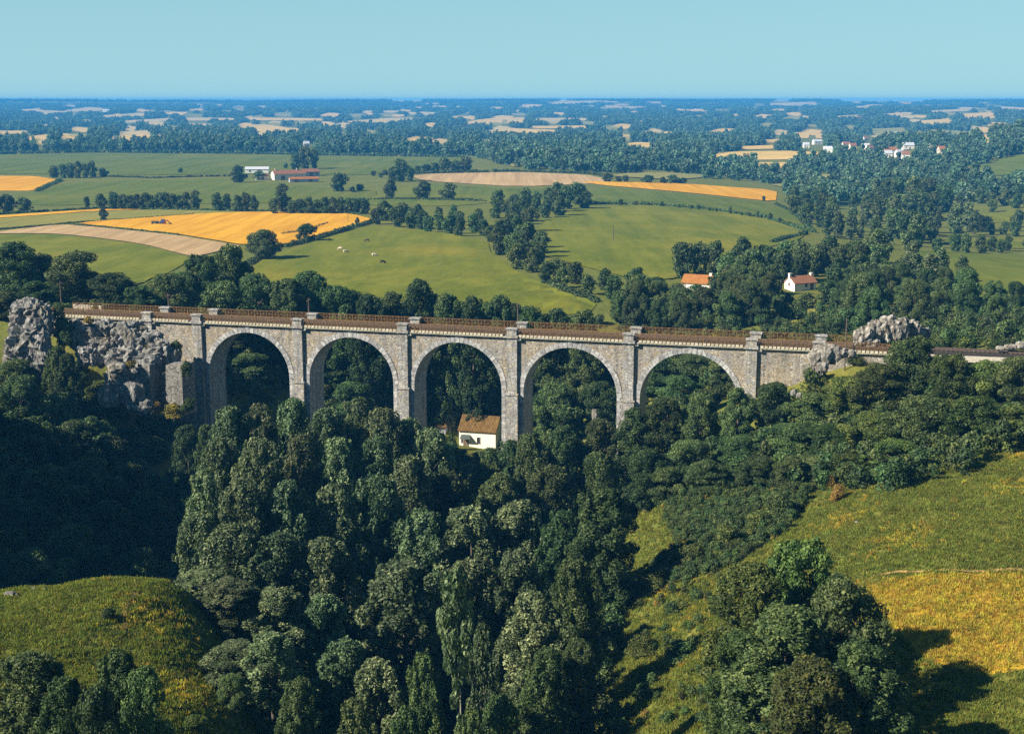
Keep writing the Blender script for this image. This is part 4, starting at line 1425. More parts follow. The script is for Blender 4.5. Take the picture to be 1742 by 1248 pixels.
yel = np.array([inside(a, b, [(1478, 1000), (1560, 978), (1760, 975), (1760, 1135), (1660, 1150), (1570, 1120), (1535, 1080), (1500, 1040)]) for a, b in zip(gx, gy)])
pg = np.where((dry > 1.15) | (yel & (rng.random(len(gg)) < .85)), 3, 0) + rng.integers(0, 3, len(gg))
sG, rG, _ = inst(gg, .6, 1.25, 1)
stuff('grass', 'short tufted grass on the knoll and the hillside', 'grass', gg, sG, rG, pg, GK)

# bushes one can tell apart on the open slopes
for px, py, h, w, mt, lab in [
    (184, 1052, 22, 34, 'leaf_broad', 'small dark bush alone on the knoll'),
    (1425, 850, 30, 34, 'leaf_yellow', 'dry orange bush at the edge of the hillside shadow'), (1412, 828, 24, 26, 'leaf_yellow', 'upper dry orange bush by the hillside shadow'),
    (1290, 905, 40, 60, 'leaf_bush', 'low leafy bush at the top of the sunny slope'), (1240, 935, 44, 66, 'leaf_bush', 'leafy bush left of the topmost one on the slope'),
    (1322, 880, 46, 60, 'leaf_broad', 'dark bush on the upper slope below the right wood'), (1180, 960, 38, 60, 'leaf_bush', 'pale green bush at the end of the tree shadow'),
    (1120, 1000, 40, 60, 'leaf_bush', 'leafy bush below the tree shadow on the slope'), (1095, 1110, 36, 60, 'leaf_bush', 'low bush at the foot of the sunny slope'),
    (1160, 1118, 34, 70, 'leaf_broad', 'dark bush under the shadow beside the big tree group'), (1095, 1190, 34, 44, 'leaf_broad', 'dark bush beside the pale stones at the slope foot'),
    (1045, 1230, 40, 70, 'leaf_bush', 'leafy bush at the bottom edge left of the grass'), (1300, 1215, 34, 40, 'leaf_bush', 'small bush below the big tree group'),
    (985, 1240, 46, 80, 'leaf_broad', 'dark bush at the bottom of the wood edge'), (330, 1240, 30, 50, 'leaf_bush', 'small bush low on the knoll flank'),
    (1340, 640, 40, 56, 'leaf_bush', 'leafy bush against the right end of the viaduct wall'), (1388, 650, 34, 46, 'leaf_bush', 'bush below the pale rock face'),
    (1510, 590, 34, 60, 'leaf_bush', 'bush overhanging the end of the railway railing')]:
    by_base('bush', px, py, h, lab, None, w, mat=mt)

# ------------------------------------------------------------------ viaduct
ZD = 54.2                     # underside of the cornice
W = 5.8
PIERS = [v_s(p) for p in (337, 507.5, 686, 872, 1070.5, 1280)]
SA, SB = v_s(253), v_s(1394)
SL, SR = v_s(88), v_s(1515)
via = thing('viaduct', 'long stone railway viaduct of five round arches spanning the wooded gorge', 'viaduct', (VA[0], VA[1], 0), VANG)
PW = 1.72                     # half the pier thickness
ZB = 18.0


def gz(s, t=3):
    p = vpt(s, t)
    return tz1(p[0], p[1])


wall = MB()
bays = list(zip(PIERS[:-1], PIERS[1:]))
ARCH = []
for a, b in bays:
    l, r = a + PW, b - PW
    ARCH.append(((l + r) / 2, (r - l) / 2))
ZC = ZD - 1.15                # crown of the intrados


def arch_pts(c, rad, k=28):
    zs = ZC - rad
    return [(c - rad * math.cos(math.pi * i / k), zs + rad * math.sin(math.pi * i / k)) for i in range(k + 1)], zs


def strip(mb, s0, s1, zb0, zb1, zt):
    for t, o in ((0, 1), (W, -1)):
        q_ = [(s0, t, zb0), (s1, t, zb1), (s1, t, zt), (s0, t, zt)]
        mb.quad(q_ if o == 1 else q_[::-1])


def solid(mb, s0, s1, zb):
    n = max(1, int((s1 - s0) / 3))
    for i in range(n):
        strip(mb, s0 + (s1 - s0) * i / n, s0 + (s1 - s0) * (i + 1) / n, zb, zb, ZD)


solid(wall, SL, PIERS[0] - PW, ZB + 8)
for p in PIERS[:]:
    solid(wall, p - PW, p + PW, ZB)
solid(wall, PIERS[-1] + PW, SR, ZB + 14)
for c, rad in ARCH:
    pts, zs = arch_pts(c, rad)
    for (x0, z0), (x1, z1) in zip(pts[:-1], pts[1:]):
        strip(wall, x0, x1, z0, z1, ZD)
wall.build('spandrel_wall', M['rubble'], via)
sof = MB()
for c, rad in ARCH:
    pts, zs = arch_pts(c, rad)
    full = [(c - rad, ZB)] + [(c - rad, ZB + (zs - ZB) * k / 6) for k in range(1, 6)] + pts + [(c + rad, ZB + (zs - ZB) * k / 6) for k in range(5, -1, -1)]
    for (x0, z0), (x1, z1) in zip(full[:-1], full[1:]):
        sof.quad([(x0, 0, z0), (x0, W, z0), (x1, W, z1), (x1, 0, z1)])
sof.build('arch_barrel', M['ashlar'], via)
for c, rad in ARCH:
    zs = ZC - rad
    nv = 33
    rings = [MB(), MB()]
    for i in range(nv):
        a0 = math.pi * i / nv + .004
        a1 = math.pi * (i + 1) / nv - .004
        ro = rad + .74 + (.16 if i == nv // 2 else 0)
        ri = rad - .03
        pr = .09 + random.uniform(-.015, .015)
        for mb, t0, t1 in ((rings[0], -pr, .12), (rings[1], W - .12, W + pr)):
            P = []
            for t in (t0, t1):
                for rr, aa_ in ((ri, a0), (ro, a0), (ro, a1), (ri, a1)):
                    P.append((c - rr * math.cos(aa_), t, zs + rr * math.sin(aa_)))
            nb = len(mb.v)
            tn = random.random()
            mb.v += P
            for qd in ((0, 1, 2, 3), (7, 6, 5, 4), (0, 4, 5, 1), (1, 5, 6, 2), (2, 6, 7, 3), (3, 7, 4, 0)):
                mb.f.append(tuple(nb + k for k in qd))
                mb.t.append(tn)
    mb = rings[0]
    # quoins down the jambs
    z = zs
    k = 0
    while z > ZB + 4:
        h = .55
        w = .78 if k % 2 else .5
        for sgn in (-1, 1):
            x = c + sgn * rad
            xa, xb = (x - w, x + .03) if sgn < 0 else (x - .03, x + w)
            mb.box(xa, xb, -.07 - random.random() * .02, .12, z - h + .02, z)
        z -= h
        k += 1
    # keystone tongue rising to the cornice
    mb.box(c - .24, c + .24, -.12, .1, ZC + .72, ZD - .03)
    for mb in rings:
        mb.build('arch_ring', M['voussoir'], via)

for j, p in enumerate([SA] + PIERS + [SB]):
    zs = ZC - 7.2
    mb = MB()
    bot = ZB if 0 < j < 7 else ZB + 12
    top = ZD
    mb.box(p - .80, p + .80, -.46, .05, zs - .35, top - .002)
    if 0 < j < 7:
        mb.box(p - .98, p + .98, -.70, .05, bot, zs - .60)
        mb.box(p - 1.08, p + 1.08, -.82, .05, zs - .60, zs - .35)
        mb.box(p - .80, p + .80, W - .05, W + .46, bot, top - .002)
    mb.build('pilaster', M['ashlar'], via)
    for t0, t1, o in ((-.72, .55, 1), (W - .55, W + .72, -1)):
        mb = MB()
        mb.box(p - .98, p + .98, t0, t1, ZD - .02, ZD + .42)
        mb.box(p - .76, p + .76, t0 + .12, t1 - .12, ZD + .42, ZD + 1.28)
        mb.box(p - .92, p + .92, t0 - .02, t1 + .02, ZD + 1.28, ZD + 1.5)
        if o == 1:
            mb.box(p + .982, p + 1.5, -.5, .1, ZD - .36, ZD + .1)
        mb.build('refuge_block', M['ashlar'], via)

for t0, t1, b0, b1, bz0, bz1 in ((-.42, .45, -.50, -.10, .163, .47), (W - .45, W + .42, W + .422, W + .50, -.2, .16)):
    cor = MB()
    s = SL
    while s < SR:
        cor.box(s, min(SR, s + 2.4), t0, t1, ZD, ZD + .16)
        s += 2.4
    s = SL + .2
    while s < SR - .4:
        if min(abs(s + .17 - p) for p in [SA] + PIERS + [SB]) > 1.25:
            cor.box(s, s + .44, b0, b1, ZD + bz0, ZD + bz1)
        s += .60
    cor.build('cornice', M['cornice'], via)
deck = MB()
deck.box(SL, SR, .452, W - .452, ZD - .1, ZD + .30)
deck.build('deck', M['ballast'], via)


def railing(s0, s1, t, n0=.47):
    mb = MB()
    z0, z1 = ZD + n0, ZD + n0 + 1.08
    mb.box(s0, s1, t - .035, t + .035, z1 - .07, z1)
    mb.box(s0, s1, t - .03, t + .03, z0 + .06, z0 + .12)
    mb.box(s0, s1, t - .02, t + .02, z0 + .48, z0 + .53)
    n = max(2, int((s1 - s0) / 1.0))
    for i in range(n + 1):
        s = s0 + (s1 - s0) * i / n
        mb.box(s - .045, s + .045, t - .045, t + .045, z0 - .16, z1 + .04)
        if i < n:
            d = (s1 - s0) / n
            for a, b in ((z0 + .12, z1 - .07), (z1 - .07, z0 + .12)):
                mb.tube([(s + .04, t, a), (s + d - .04, t, b)], [.03, .03], 4, False)
            mb.box(s + d / 2 - .025, s + d / 2 + .025, t - .02, t + .02, z0 + .12, z1 - .07)
    return mb


NODES = [SL + .4] + [SA] + PIERS + [SB] + [SR]
for a, b in zip(NODES[:-1], NODES[1:]):
    for t in (-.27, W + .27):
        s0 = a + (.9 if a != NODES[0] else 0)
        s1 = b - (.9 if b != NODES[-1] else 0)
        railing(s0, s1, t).build('railing', M['rust'], via)

# railway track
T0, T1 = v_s(60), SR + 60
tr = thing('railway_track', 'single rusty railway track crossing the viaduct and its approaches', 'railway track', (VA[0], VA[1], 0), VANG)
mb = MB()
bz = ZD + .30
sv = np.arange(T0, T1, 3.0)
for s0 in sv:
    s1 = s0 + 3.0
    mb.quad([(s0, .9, bz + .01), (s1, .9, bz + .01), (s1, 1.5, bz + .28), (s0, 1.5, bz + .28)])
    mb.quad([(s0, 1.5, bz + .28), (s1, 1.5, bz + .28), (s1, 4.3, bz + .28), (s0, 4.3, bz + .28)])
    mb.quad([(s0, 4.3, bz + .28), (s1, 4.3, bz + .28), (s1, 4.9, bz + .01), (s0, 4.9, bz + .01)])
mb.build('ballast', M['ballast'], tr)
mb = MB()
s = T0
while s < T1:
    mb.box(s, s + .24, 1.6, 4.2, bz + .26, bz + .36)
    s += .62
mb.build('sleepers', M['sleeper'], tr)
for t in (2.17, 3.63):
    mb = MB()
    mb.box(T0, T1, t - .035, t + .035, bz + .362, bz + .50)
    mb.build('rail', M['rail'], tr)
# earth bank carrying the line beyond the right end
mb = MB()
for i in range(30):
    s0, s1 = SR + i * 2 + .01, SR + i * 2 + 2
    mb.box(s0, s1, -.35, .35, ZD - .5, ZD + .30 + random.uniform(-.05, .05))
wl = thing('stone_kerb', 'pale stone edge of the railway line at the right picture edge', 'kerb', (VA[0], VA[1], 0), VANG)
mb.build('coping', M['concrete'], wl)
mb = MB()
mb.box(SR, T1, .352, W, ZD - 1.6, ZD + .295)
mb.build('trackbed', M['ballast'], wl)
mb = MB()
for i in range(9):
    mb.box(v_s(84) + i * .62, v_s(84) + i * .62 + .62, W + 1.6, W + 2.1, ZD - 1.0, ZD + .95 + random.uniform(-.12, .06))
sw = mb.build('stone_wall', M['concrete'])
sw.location = (VA[0], VA[1], 0)
sw.rotation_euler = (0, 0, VANG)
tag(sw, 'low pale stone wall behind the left end of the railing', 'wall')


# poles beside the track
def pole(s, t, h, label, zb=None, cross=True, name='telegraph_pole'):
    p = vpt(s, t)
    z = (ZD + .3) if zb is None else zb
    mb = MB()
    mb.tube([(0, 0, -1.5 if zb is None else -.5), (0, 0, h * .5), (0, 0, h)], [.12, .105, .08], 7)
    e = thing(name, label, 'pole', (p[0], p[1], z), VANG)
    mb.build('post', M['pole'], e)
    if cross:
        mb = MB()
        mb.box(-.06, .06, -.75, .75, h - .55, h - .43)
        for y in (-.65, -.3, .3, .65):
            mb.box(-.04, .04, y - .04, y + .04, h - .43, h - .27)
        mb.build('crossarm', M['pole'], e)
    return e


pole(v_s(62), W + 2.0, 4.6, 'thin telegraph pole behind the grey rock tower')
pole(v_s(255), W + .75, 3.4, 'thin telegraph pole behind the first stone block')
pole(v_s(498), W + .75, 3.6, 'thin telegraph pole behind the second pier')
pole(v_s(862), W + .75, 4.2, 'thin telegraph pole behind the fourth pier')
p_ = vpt(v_s(1440), -1.2)
pole(v_s(1440), -1.2, 7.6, 'tall telegraph pole in front of the railing at the right end', zb=ZD - 2.4, cross=False)
g = ground_at(1043, 410)
e = thing('wooden_pole', 'lone thin pole standing in the curved meadow', 'pole', tuple(g), .3)
mb = MB(); mb.tube([(0, 0, -.4), (0, 0, 3), (0, 0, 5.6)], [.14, .12, .09], 6); mb.build('post', M['pole'], e)
mb = MB(); mb.box(-.5, .5, -.05, .05, 5.1, 5.22); mb.build('crossarm', M['pole'], e)
g = ground_at(592, 378)
e = thing('wooden_pole', 'thin pole near the right tip of the golden wheat', 'pole', tuple(g), .3)
mb = MB(); mb.tube([(0, 0, -.4), (0, 0, 2), (0, 0, 4.4)], [.12, .1, .08], 6); mb.build('post', M['pole'], e)


# ------------------------------------------------------------------ rocks
def rock(name, label, lobes, mat, cat='rock', flute=.45, amp=.42, group=None, sub=4):
    """weathered outcrop: overlapping crags, fluted by vertical cracks"""
    o = Vector(lobes[0][0])
    V, F = [], []
    bm0 = bmesh.new()
    bmesh.ops.create_icosphere(bm0, subdivisions=sub, radius=1)
    bv = [v.co.copy() for v in bm0.verts]
    bf = [[v.index for v in f.verts] for f in bm0.faces]
    bm0.free()
    for c, r in lobes:
        c = Vector(c)
        b = len(V)
        off = Vector((random.uniform(-50, 50), random.uniform(-50, 50), random.uniform(-50, 50)))
        for v in bv:
            # squarish crag
            d = Vector((abs(v.x) ** .7 * (1 if v.x > 0 else -1), abs(v.y) ** .7 * (1 if v.y > 0 else -1), abs(v.z) ** .75 * (1 if v.z > 0 else -1)))
            p = Vector((d.x * r[0], d.y * r[1], d.z * r[2]))
            w = c + p
            q_ = Vector((w.x * .55, w.y * .55, w.z * .55 * flute)) + off * 0
            wv = mnoise.noise_vector(w * .30) * 1.2
            a1 = Vector((w.x * .80 + w.y * .5, w.y * .75 - w.x * .45, w.z * .26)) + wv
            a2 = Vector((w.x * 1.9 - w.y * .9, w.y * 1.8 + w.x * .8, w.z * .75)) + wv * 2.1
            vd = mnoise.voronoi(a1)[0]
            crack = min(1, (vd[1] - vd[0]) * 3.2)
            f2 = mnoise.fractal(Vector((w.x * 1.6, w.y * 1.6, w.z * .8)), .8, 2., 4)
            k = 1 + amp * (.75 * (mnoise.cell(a1 * 1.15) * .5) + .45 * (crack - .7)) + .12 * mnoise.cell(a2) + .10 * f2
            V.append(c + p * k - o)
        F += [[b + i for i in f] for f in bf]
    me = mesh_np(name, [tuple(v) for v in V], [i for f in F for i in f], [3] * len(F), M[mat])
    ob = link(bpy.data.objects.new(name, me))
    ob.location = o
    return tag(ob, label, cat, group)


def lobe(px, py, y, hw, hh, dep=None):
    p = at_y(px, py, y)
    k = y / FPX
    return (tuple(p), (hw * k, (dep or hw * .8) * k, hh * k))


rock('rock_tower', 'tall grey limestone tower at the left end of the viaduct',
     [lobe(52, 538, 219, 33, 27), lobe(36, 530, 220, 18, 20), lobe(72, 545, 218, 20, 26), lobe(48, 580, 217, 34, 28), lobe(26, 592, 216, 18, 22), lobe(68, 590, 216, 18, 30), lobe(45, 615, 217, 36, 26)], 'rock', 'rock')
rock('rock_cliff', 'broken grey limestone cliff below the left viaduct wall',
     [lobe(146, 578, 221, 26, 24), lobe(176, 566, 222, 24, 20), lobe(180, 598, 219, 26, 26), lobe(212, 578, 220, 22, 26), lobe(240, 590, 219, 24, 26), lobe(212, 610, 217, 28, 20),
      lobe(268, 600, 218, 24, 22), lobe(288, 612, 218, 18, 20), lobe(150, 606, 218, 18, 18), lobe(252, 616, 216, 24, 16), lobe(228, 560, 222, 22, 14), lobe(262, 578, 221, 16, 14), lobe(130, 560, 223, 14, 18)], 'rock', 'rock')
rock('rock_ledge', 'grey fluted rock ledge under the cliff beside the stone buttresses',
     [lobe(206, 650, 214, 26, 24), lobe(190, 672, 213, 22, 20), lobe(226, 668, 213, 22, 26), lobe(232, 640, 215, 16, 20), lobe(240, 690, 213, 22, 16)], 'rock', 'rock', sub=3)
rock('boulder', 'pale smooth tan slab of rock in the broken cliff', [lobe(200, 626, 212, 16, 11, 10), lobe(194, 634, 212, 9, 9, 8)], 'rock_pale', 'boulder', sub=3, amp=.12)
rock('rock_outcrop', 'pale jagged rocks in front of the right end of the viaduct wall',
     [lobe(1388, 612, 192, 13, 17), lobe(1404, 606, 192, 16, 18), lobe(1420, 600, 192, 12, 14), lobe(1398, 626, 191, 10, 10), lobe(1446, 602, 192, 10, 8), lobe(1432, 600, 192, 10, 9)], 'rock_pale', 'rock', sub=3, flute=.6)
rock('rock_outcrop', 'white jagged rocks rising behind the railway at the right end',
     [lobe(1470, 572, 202, 16, 16), lobe(1492, 564, 203, 16, 20), lobe(1512, 560, 203, 18, 22), lobe(1534, 562, 203, 14, 20), lobe(1552, 560, 204, 12, 14), lobe(1480, 584, 202, 18, 10), lobe(1572, 566, 205, 14, 9), lobe(1462, 582, 202, 10, 9)], 'rock_pale', 'rock', flute=.6)
rock('rock_outcrop', 'low orange tinted rocks on the bank at the right picture edge', [lobe(1720, 590, 197, 9, 5), lobe(1738, 587, 197, 10, 7), lobe(1700, 592, 196, 7, 4)], 'rock_pale', 'rock', sub=3)
rock('boulder', 'pale rocks in the bushes under the fourth arch', [lobe(1012, 706, 205, 6, 12), lobe(1022, 722, 204, 13, 9), lobe(1030, 730, 203, 8, 8)], 'rock_pale', 'boulder', sub=3)
0 and rock('boulder', 'sunlit yellow ground and rock under the fifth arch', [lobe(1210, 662, 212, 24, 5), lobe(1232, 656, 213, 10, 7)], 'rock_pale', 'boulder', sub=3)
rock('boulder', 'small pale stone among bushes below the right abutment', [lobe(1350, 668, 180, 5, 6), lobe(1358, 672, 180, 5, 5)], 'rock_pale', 'boulder', sub=3)
rock('boulder', 'pale rocks in the wood behind the white cottage', [lobe(786, 690, 268, 9, 12), lobe(778, 700, 267, 8, 8), lobe(748, 722, 262, 8, 7)], 'rock_pale', 'boulder', sub=3)
for px, py, r, lab in [(56, 1002, 5, 'small white stone on the knoll crest'), (17, 1014, 10, 'larger pale stone at the left end of the knoll crest'), (76, 1002, 4, 'smallest stone right of the white one on the knoll crest'),
                       (1093, 1180, 9, 'brown stone at the foot of the sunny slope'), (1458, 888, 4, 'small white stone on the hillside grass')]:
    g = ground_at(px, py)
    k = g[1] / FPX
    rock('stone', lab, [((g[0], g[1], g[2] + r * k * .2), (r * k, r * k, r * k * .6)), ((g[0] + r * k * .8, g[1] + .1, g[2]), (r * k * .6, r * k * .6, r * k * .5))], 'rock_pale', 'stone', sub=2)

# two stone buttresses below the cliff
for x0, x1, y0, y1, lab in [(243, 263, 620, 705, 'narrow left stone buttress under the cliff'), (286, 318, 622, 705, 'wider right stone buttress under the cliff')]:
    p = at_y((x0 + x1) / 2, y1, 214)
    q_ = at_y((x0 + x1) / 2, y0, 215)
    w = (x1 - x0) * 214 / FPX
    h = q_[2] - p[2]
    mb = MB()
    for i in range(12):
        k = i / 12
        ww = w / 2 * (1.08 - .14 * k) + random.uniform(-.03, .03)
        mb.box(-ww, ww, -.9 + .4 * k, 3.4, h * k, h * (k + 1 / 12) + (0 if i < 11 else .3))
    ob = mb.build('stone_buttress', M['old_masonry'])
    ob.location = tuple(p)
    ob.rotation_euler = (0, 0, VANG)
    tag(ob, lab, 'buttress')
for px, py, h, w, mt, lab in [(262, 706, 26, 40, 'leaf_yellow', 'yellow bush on the ledge below the left buttress'), (296, 712, 26, 44, 'leaf_yellow', 'yellow bush on the ledge below the right buttress'),
                              (232, 700, 24, 34, 'leaf_bush', 'green bush at the left end of the yellow ledge'), (322, 700, 24, 30, 'leaf_bush', 'green bush between the ledge and the first pier'),
                              (318, 640, 26, 26, 'leaf_bush', 'bush hanging over the cliff beside the first pier'), (150, 550, 12, 20, 'leaf_yellow', 'dry bush on top of the broken cliff'),
                              (255, 588, 12, 30, 'leaf_yellow', 'dry tuft on the shoulder of the broken cliff'), (300, 600, 20, 26, 'leaf_broad', 'dark bush on the right shoulder of the broken cliff'),
                              (108, 590, 50, 50, 'leaf_broad', 'dark bush in the cleft between rock tower and cliff'), (100, 545, 30, 34, 'leaf_broad', 'dark bush between rock tower and railing'),
                              (222, 628, 14, 26, 'leaf_yellow', 'dry bush right of the pale tan slab')]:
    y = 213 if py > 600 else 219
    p = at_y(px, py, y)
    e = plant('bush', p[0], p[1], h * y / FPX, w * y / FPX, lab, mat=mt)
    e.location.z = p[2]
for px, py, y, w, h, mt, lab in [(736, 738, 252, 30, 26, 'leaf_yellow', 'yellowish bush left of the white cottage'), (768, 744, 252, 18, 34, 'leaf_bush', 'slim bush at the left corner of the white cottage'),
                                 (800, 704, 268, 40, 26, 'leaf_yellow', 'dry orange bush above the cottage roof'), (830, 700, 268, 34, 30, 'leaf_yellow', 'dry orange bush at the right above the cottage roof'),
                                 (786, 772, 245, 34, 20, 'leaf_bush', 'low bush in front of the left of the cottage wall'), (816, 776, 244, 40, 18, 'leaf_bush', 'low bush in front of the middle of the cottage wall'),
                                 (848, 772, 246, 34, 24, 'leaf_broad', 'low bush at the right corner of the white cottage'),
                                 (1456, 590, 199.5, 34, 22, 'leaf_bush', 'bush at the left foot of the white rocks'), (1500, 590, 200, 40, 16, 'leaf_broad', 'bush in front of the middle of the white rocks'),
                                 (1548, 588, 200, 44, 26, 'leaf_bush', 'bush in front of the right of the white rocks'), (1584, 585, 204, 44, 30, 'leaf_broad', 'bush at the right end of the white rocks'),
                                 (1502, 560, 209, 60, 34, 'leaf_broad', 'dark bush right behind the white rocks'), (1550, 560, 210, 60, 40, 'leaf_bush', 'taller bush behind the right of the white rocks'),
                                 (1422, 622, 190, 40, 26, 'leaf_bush', 'bush right of the jagged rocks at the abutment'), (1380, 630, 190, 36, 22, 'leaf_broad', 'bush at the left foot of the jagged rocks'),
                                 (1456, 612, 191, 44, 30, 'leaf_yellow', 'yellowish bush right of the jagged rocks under the pole'),
                                 (1200, 664, 220, 50, 18, 'leaf_yellow', 'yellow bush standing in for sunlit ground under the fifth arch')]:  # yellow bush added in place of sunlit ground behind the arch
    p = at_y(px, py, y)
    plant('bush', p[0], p[1], h * y / FPX, w * y / FPX, lab, mat=mt)


# ------------------------------------------------------------------ buildings
def house(name, label, px, py, L, D, H, RH, rz, wall, roof, opens=(), chim=(), group=None, cat='house', eave=.3, pos=None, parts=True):
    g = pos if pos is not None else ground_at(px, py)
    e = thing(name, label, cat, (g[0], g[1], g[2] - .05), rz, group)
    mb = MB()
    z0 = -1.2
    l, d = L / 2, D
    mb.quad([(-l, 0, z0), (l, 0, z0), (l, 0, H), (-l, 0, H)])
    mb.quad([(l, d, z0), (-l, d, z0), (-l, d, H), (l, d, H)])
    mb.quad([(-l, d, z0), (-l, 0, z0), (-l, 0, H), (-l, d / 2, H + RH), (-l, d, H)])
    mb.quad([(l, 0, z0), (l, d, z0), (l, d, H), (l, d / 2, H + RH), (l, 0, H)])
    mb.build('wall', M[wall], e)
    mb = MB()
    sl = RH / (d / 2)
    th = .16
    for sgn in (-1, 1):
        yo = -eave if sgn < 0 else d + eave
        zo = H - eave * sl + .03
        A = [(-l - .2, yo, zo), (l + .2, yo, zo), (l + .2, d / 2, H + RH + .03), (-l - .2, d / 2, H + RH + .03)]
        B = [(x, y, z + th) for x, y, z in A]
        if sgn > 0:
            A, B = A[::-1], B[::-1]
        mb.quad(A[::-1])
        mb.quad(B)
        for i in range(4):
            j = (i + 1) % 4
            if i != (2 if sgn < 0 else 0):
                mb.quad([A[i], A[j], B[j], B[i]])
    ro = mb.build('roof', M[roof], e)
    for x, hh in chim:
        mb = MB()
        zc = H + RH
        mb.box(x - .3, x + .3, d / 2 - .3, d / 2 + .3, zc - .4, zc + hh)
        mb.box(x - .36, x + .36, d / 2 - .36, d / 2 + .36, zc + hh, zc + hh + .12)
        mb.build('chimney', M[wall], ro)
    for kind, side, u, zb, w, h in opens:
        mb = MB()
        fr = MB()
        if side == 'front':
            mb.box(u - w / 2, u + w / 2, -.012, .02, zb, zb + h)
            for bx in ((u - w / 2 - .07, u - w / 2, zb, zb + h), (u + w / 2, u + w / 2 + .07, zb, zb + h), (u - w / 2 - .07, u + w / 2 + .07, zb + h, zb + h + .08), (u - w / 2 - .1, u + w / 2 + .1, zb - .08, zb)):
                fr.box(bx[0], bx[1], -.05, .02, bx[2], bx[3])
        else:
            x = -l if side == 'left' else l
            o = -1 if side == 'left' else 1
            xa, xb = sorted((x + o * .012, x - o * .02))
            mb.box(xa, xb, u - w / 2, u + w / 2, zb, zb + h)
            xa, xb = sorted((x + o * .05, x - o * .02))
            for bx in ((u - w / 2 - .07, u - w / 2, zb, zb + h), (u + w / 2, u + w / 2 + .07, zb, zb + h), (u - w / 2 - .07, u + w / 2 + .07, zb + h, zb + h + .08)):
                fr.box(xa, xb, bx[0], bx[1], bx[2], bx[3])
        f = fr.build(kind, M['wood_door'] if kind != 'window' else M['render_warm'], e)
        mb.build('pane' if kind == 'window' else 'leaf', M['dark_opening'] if kind == 'window' else M['wood_door'], f)
    return e


hp = at_y(812, 764, 255)
cot = house('cottage', 'white cottage with a mossy tiled roof seen under the third arch', 0, 0, 7.1, 5.4, 3.6, 2.2, VANG, 'render_white', 'tile_moss',
            [('window', 'front', .25, 1.1, .62, 1.25), ('door', 'front', -2.2, .0, .9, 2.0), ('window', 'front', -2.95, 1.1, .35, 1.0)], [], pos=hp)
mb = MB()
mb.quad([(-3.1, -.06, 2.75), (-1.4, -.06, 2.75), (-1.1, -1.0, 2.1), (-3.1, -1.0, 2.1)])
mb.quad([(-3.1, -.06, 2.71), (-3.1, -1.0, 2.06), (-1.1, -1.0, 2.06), (-1.4, -.06, 2.71)])
mb.build('awning', M['awning'], cot)
sp = at_z(748, 738, 28.5)
house('shed', 'small tile roofed shed left of the white cottage', 0, 0, 1.9, 1.8, 1.2, .6, VANG + .1, 'render_grey', 'tile_moss', cat='shed', pos=(sp[0], sp[1] + 3, tz1(sp[0], sp[1] + 3)))

house('farmhouse', 'long farm building with an orange roof and a white lit gable', 494, 306, 22, 8, 4.0, 2.3, R(27), 'render_warm', 'tile_red',
      [('door', 'front', -5, 0, 2.6, 2.8), ('window', 'front', 0, 1.2, 1.1, 1.2), ('window', 'front', 4, 1.2, 1.1, 1.2), ('door', 'front', 8, 0, 1.2, 2.1)], [(-9, 1.2), (6, 1.2)], cat='farm building')
house('farmhouse', 'second orange roofed farm building at the right of the farm', 530, 300, 12, 7, 3.2, 1.9, R(27), 'render_grey', 'tile_red', [('door', 'front', 0, 0, 2.4, 2.8), ('window', 'front', 4, 1.2, 1, 1.2)], [], cat='farm building')
house('farm_shed', 'low orange roofed farm shed in front of the long building', 518, 310, 19, 4.5, 2.1, 1.2, R(18), 'render_grey', 'tile_orange', [('door', 'front', -5, 0, 2.2, 1.8), ('door', 'front', 4, 0, 2.2, 1.8)], [], cat='farm building')
house('barn', 'pale sheet roofed barn at the left of the farm', 437, 295, 17, 8, 3.0, 1.6, R(6), 'render_white', 'tile_grey', [('door', 'front', 2, 0, 3.2, 2.5), ('window', 'front', -5, 1.2, 1.4, 1.0)], [], cat='farm building')
house('farm_shed', 'small tiled farm annex between barn and orange roofs', 447, 306, 8, 5, 2.6, 1.4, R(20), 'render_warm', 'tile_red', [('door', 'front', 0, 0, 1.4, 2.0)], [], cat='farm building')

house('village_house', 'white gabled house with a red tiled roof in the trees right of the orange roof', 1370, 494, 6.8, 4.2, 2.0, 1.5, R(26), 'render_white', 'tile_red',
      [('window', 'front', .2, .9, .8, 1.0), ('door', 'front', 2.0, 0, .9, 1.9), ('window', 'left', 2.3, 1.1, .6, .9)], [(-3.4, .8), (3.3, .6)], cat='house')
house('village_house', 'house with a bright orange roof half hidden in the trees', 1184, 494, 7.4, 4.8, 1.9, 1.7, R(-24), 'render_white', 'tile_orange', [('window', 'front', 0, .7, .7, .8)], [(3.0, .5)], cat='house')
mb = MB()
for i in range(10):
    mb.box(i * .55, i * .55 + .54, 0, .4, -1, 1.9 + random.uniform(-.25, .25) - .08 * i)
g = ground_at(1328, 522)
ob = mb.build('stone_wall', M['concrete']); ob.location = tuple(g); ob.rotation_euler = (0, 0, R(70))
tag(ob, 'pale ruined wall below the white gabled house', 'wall')

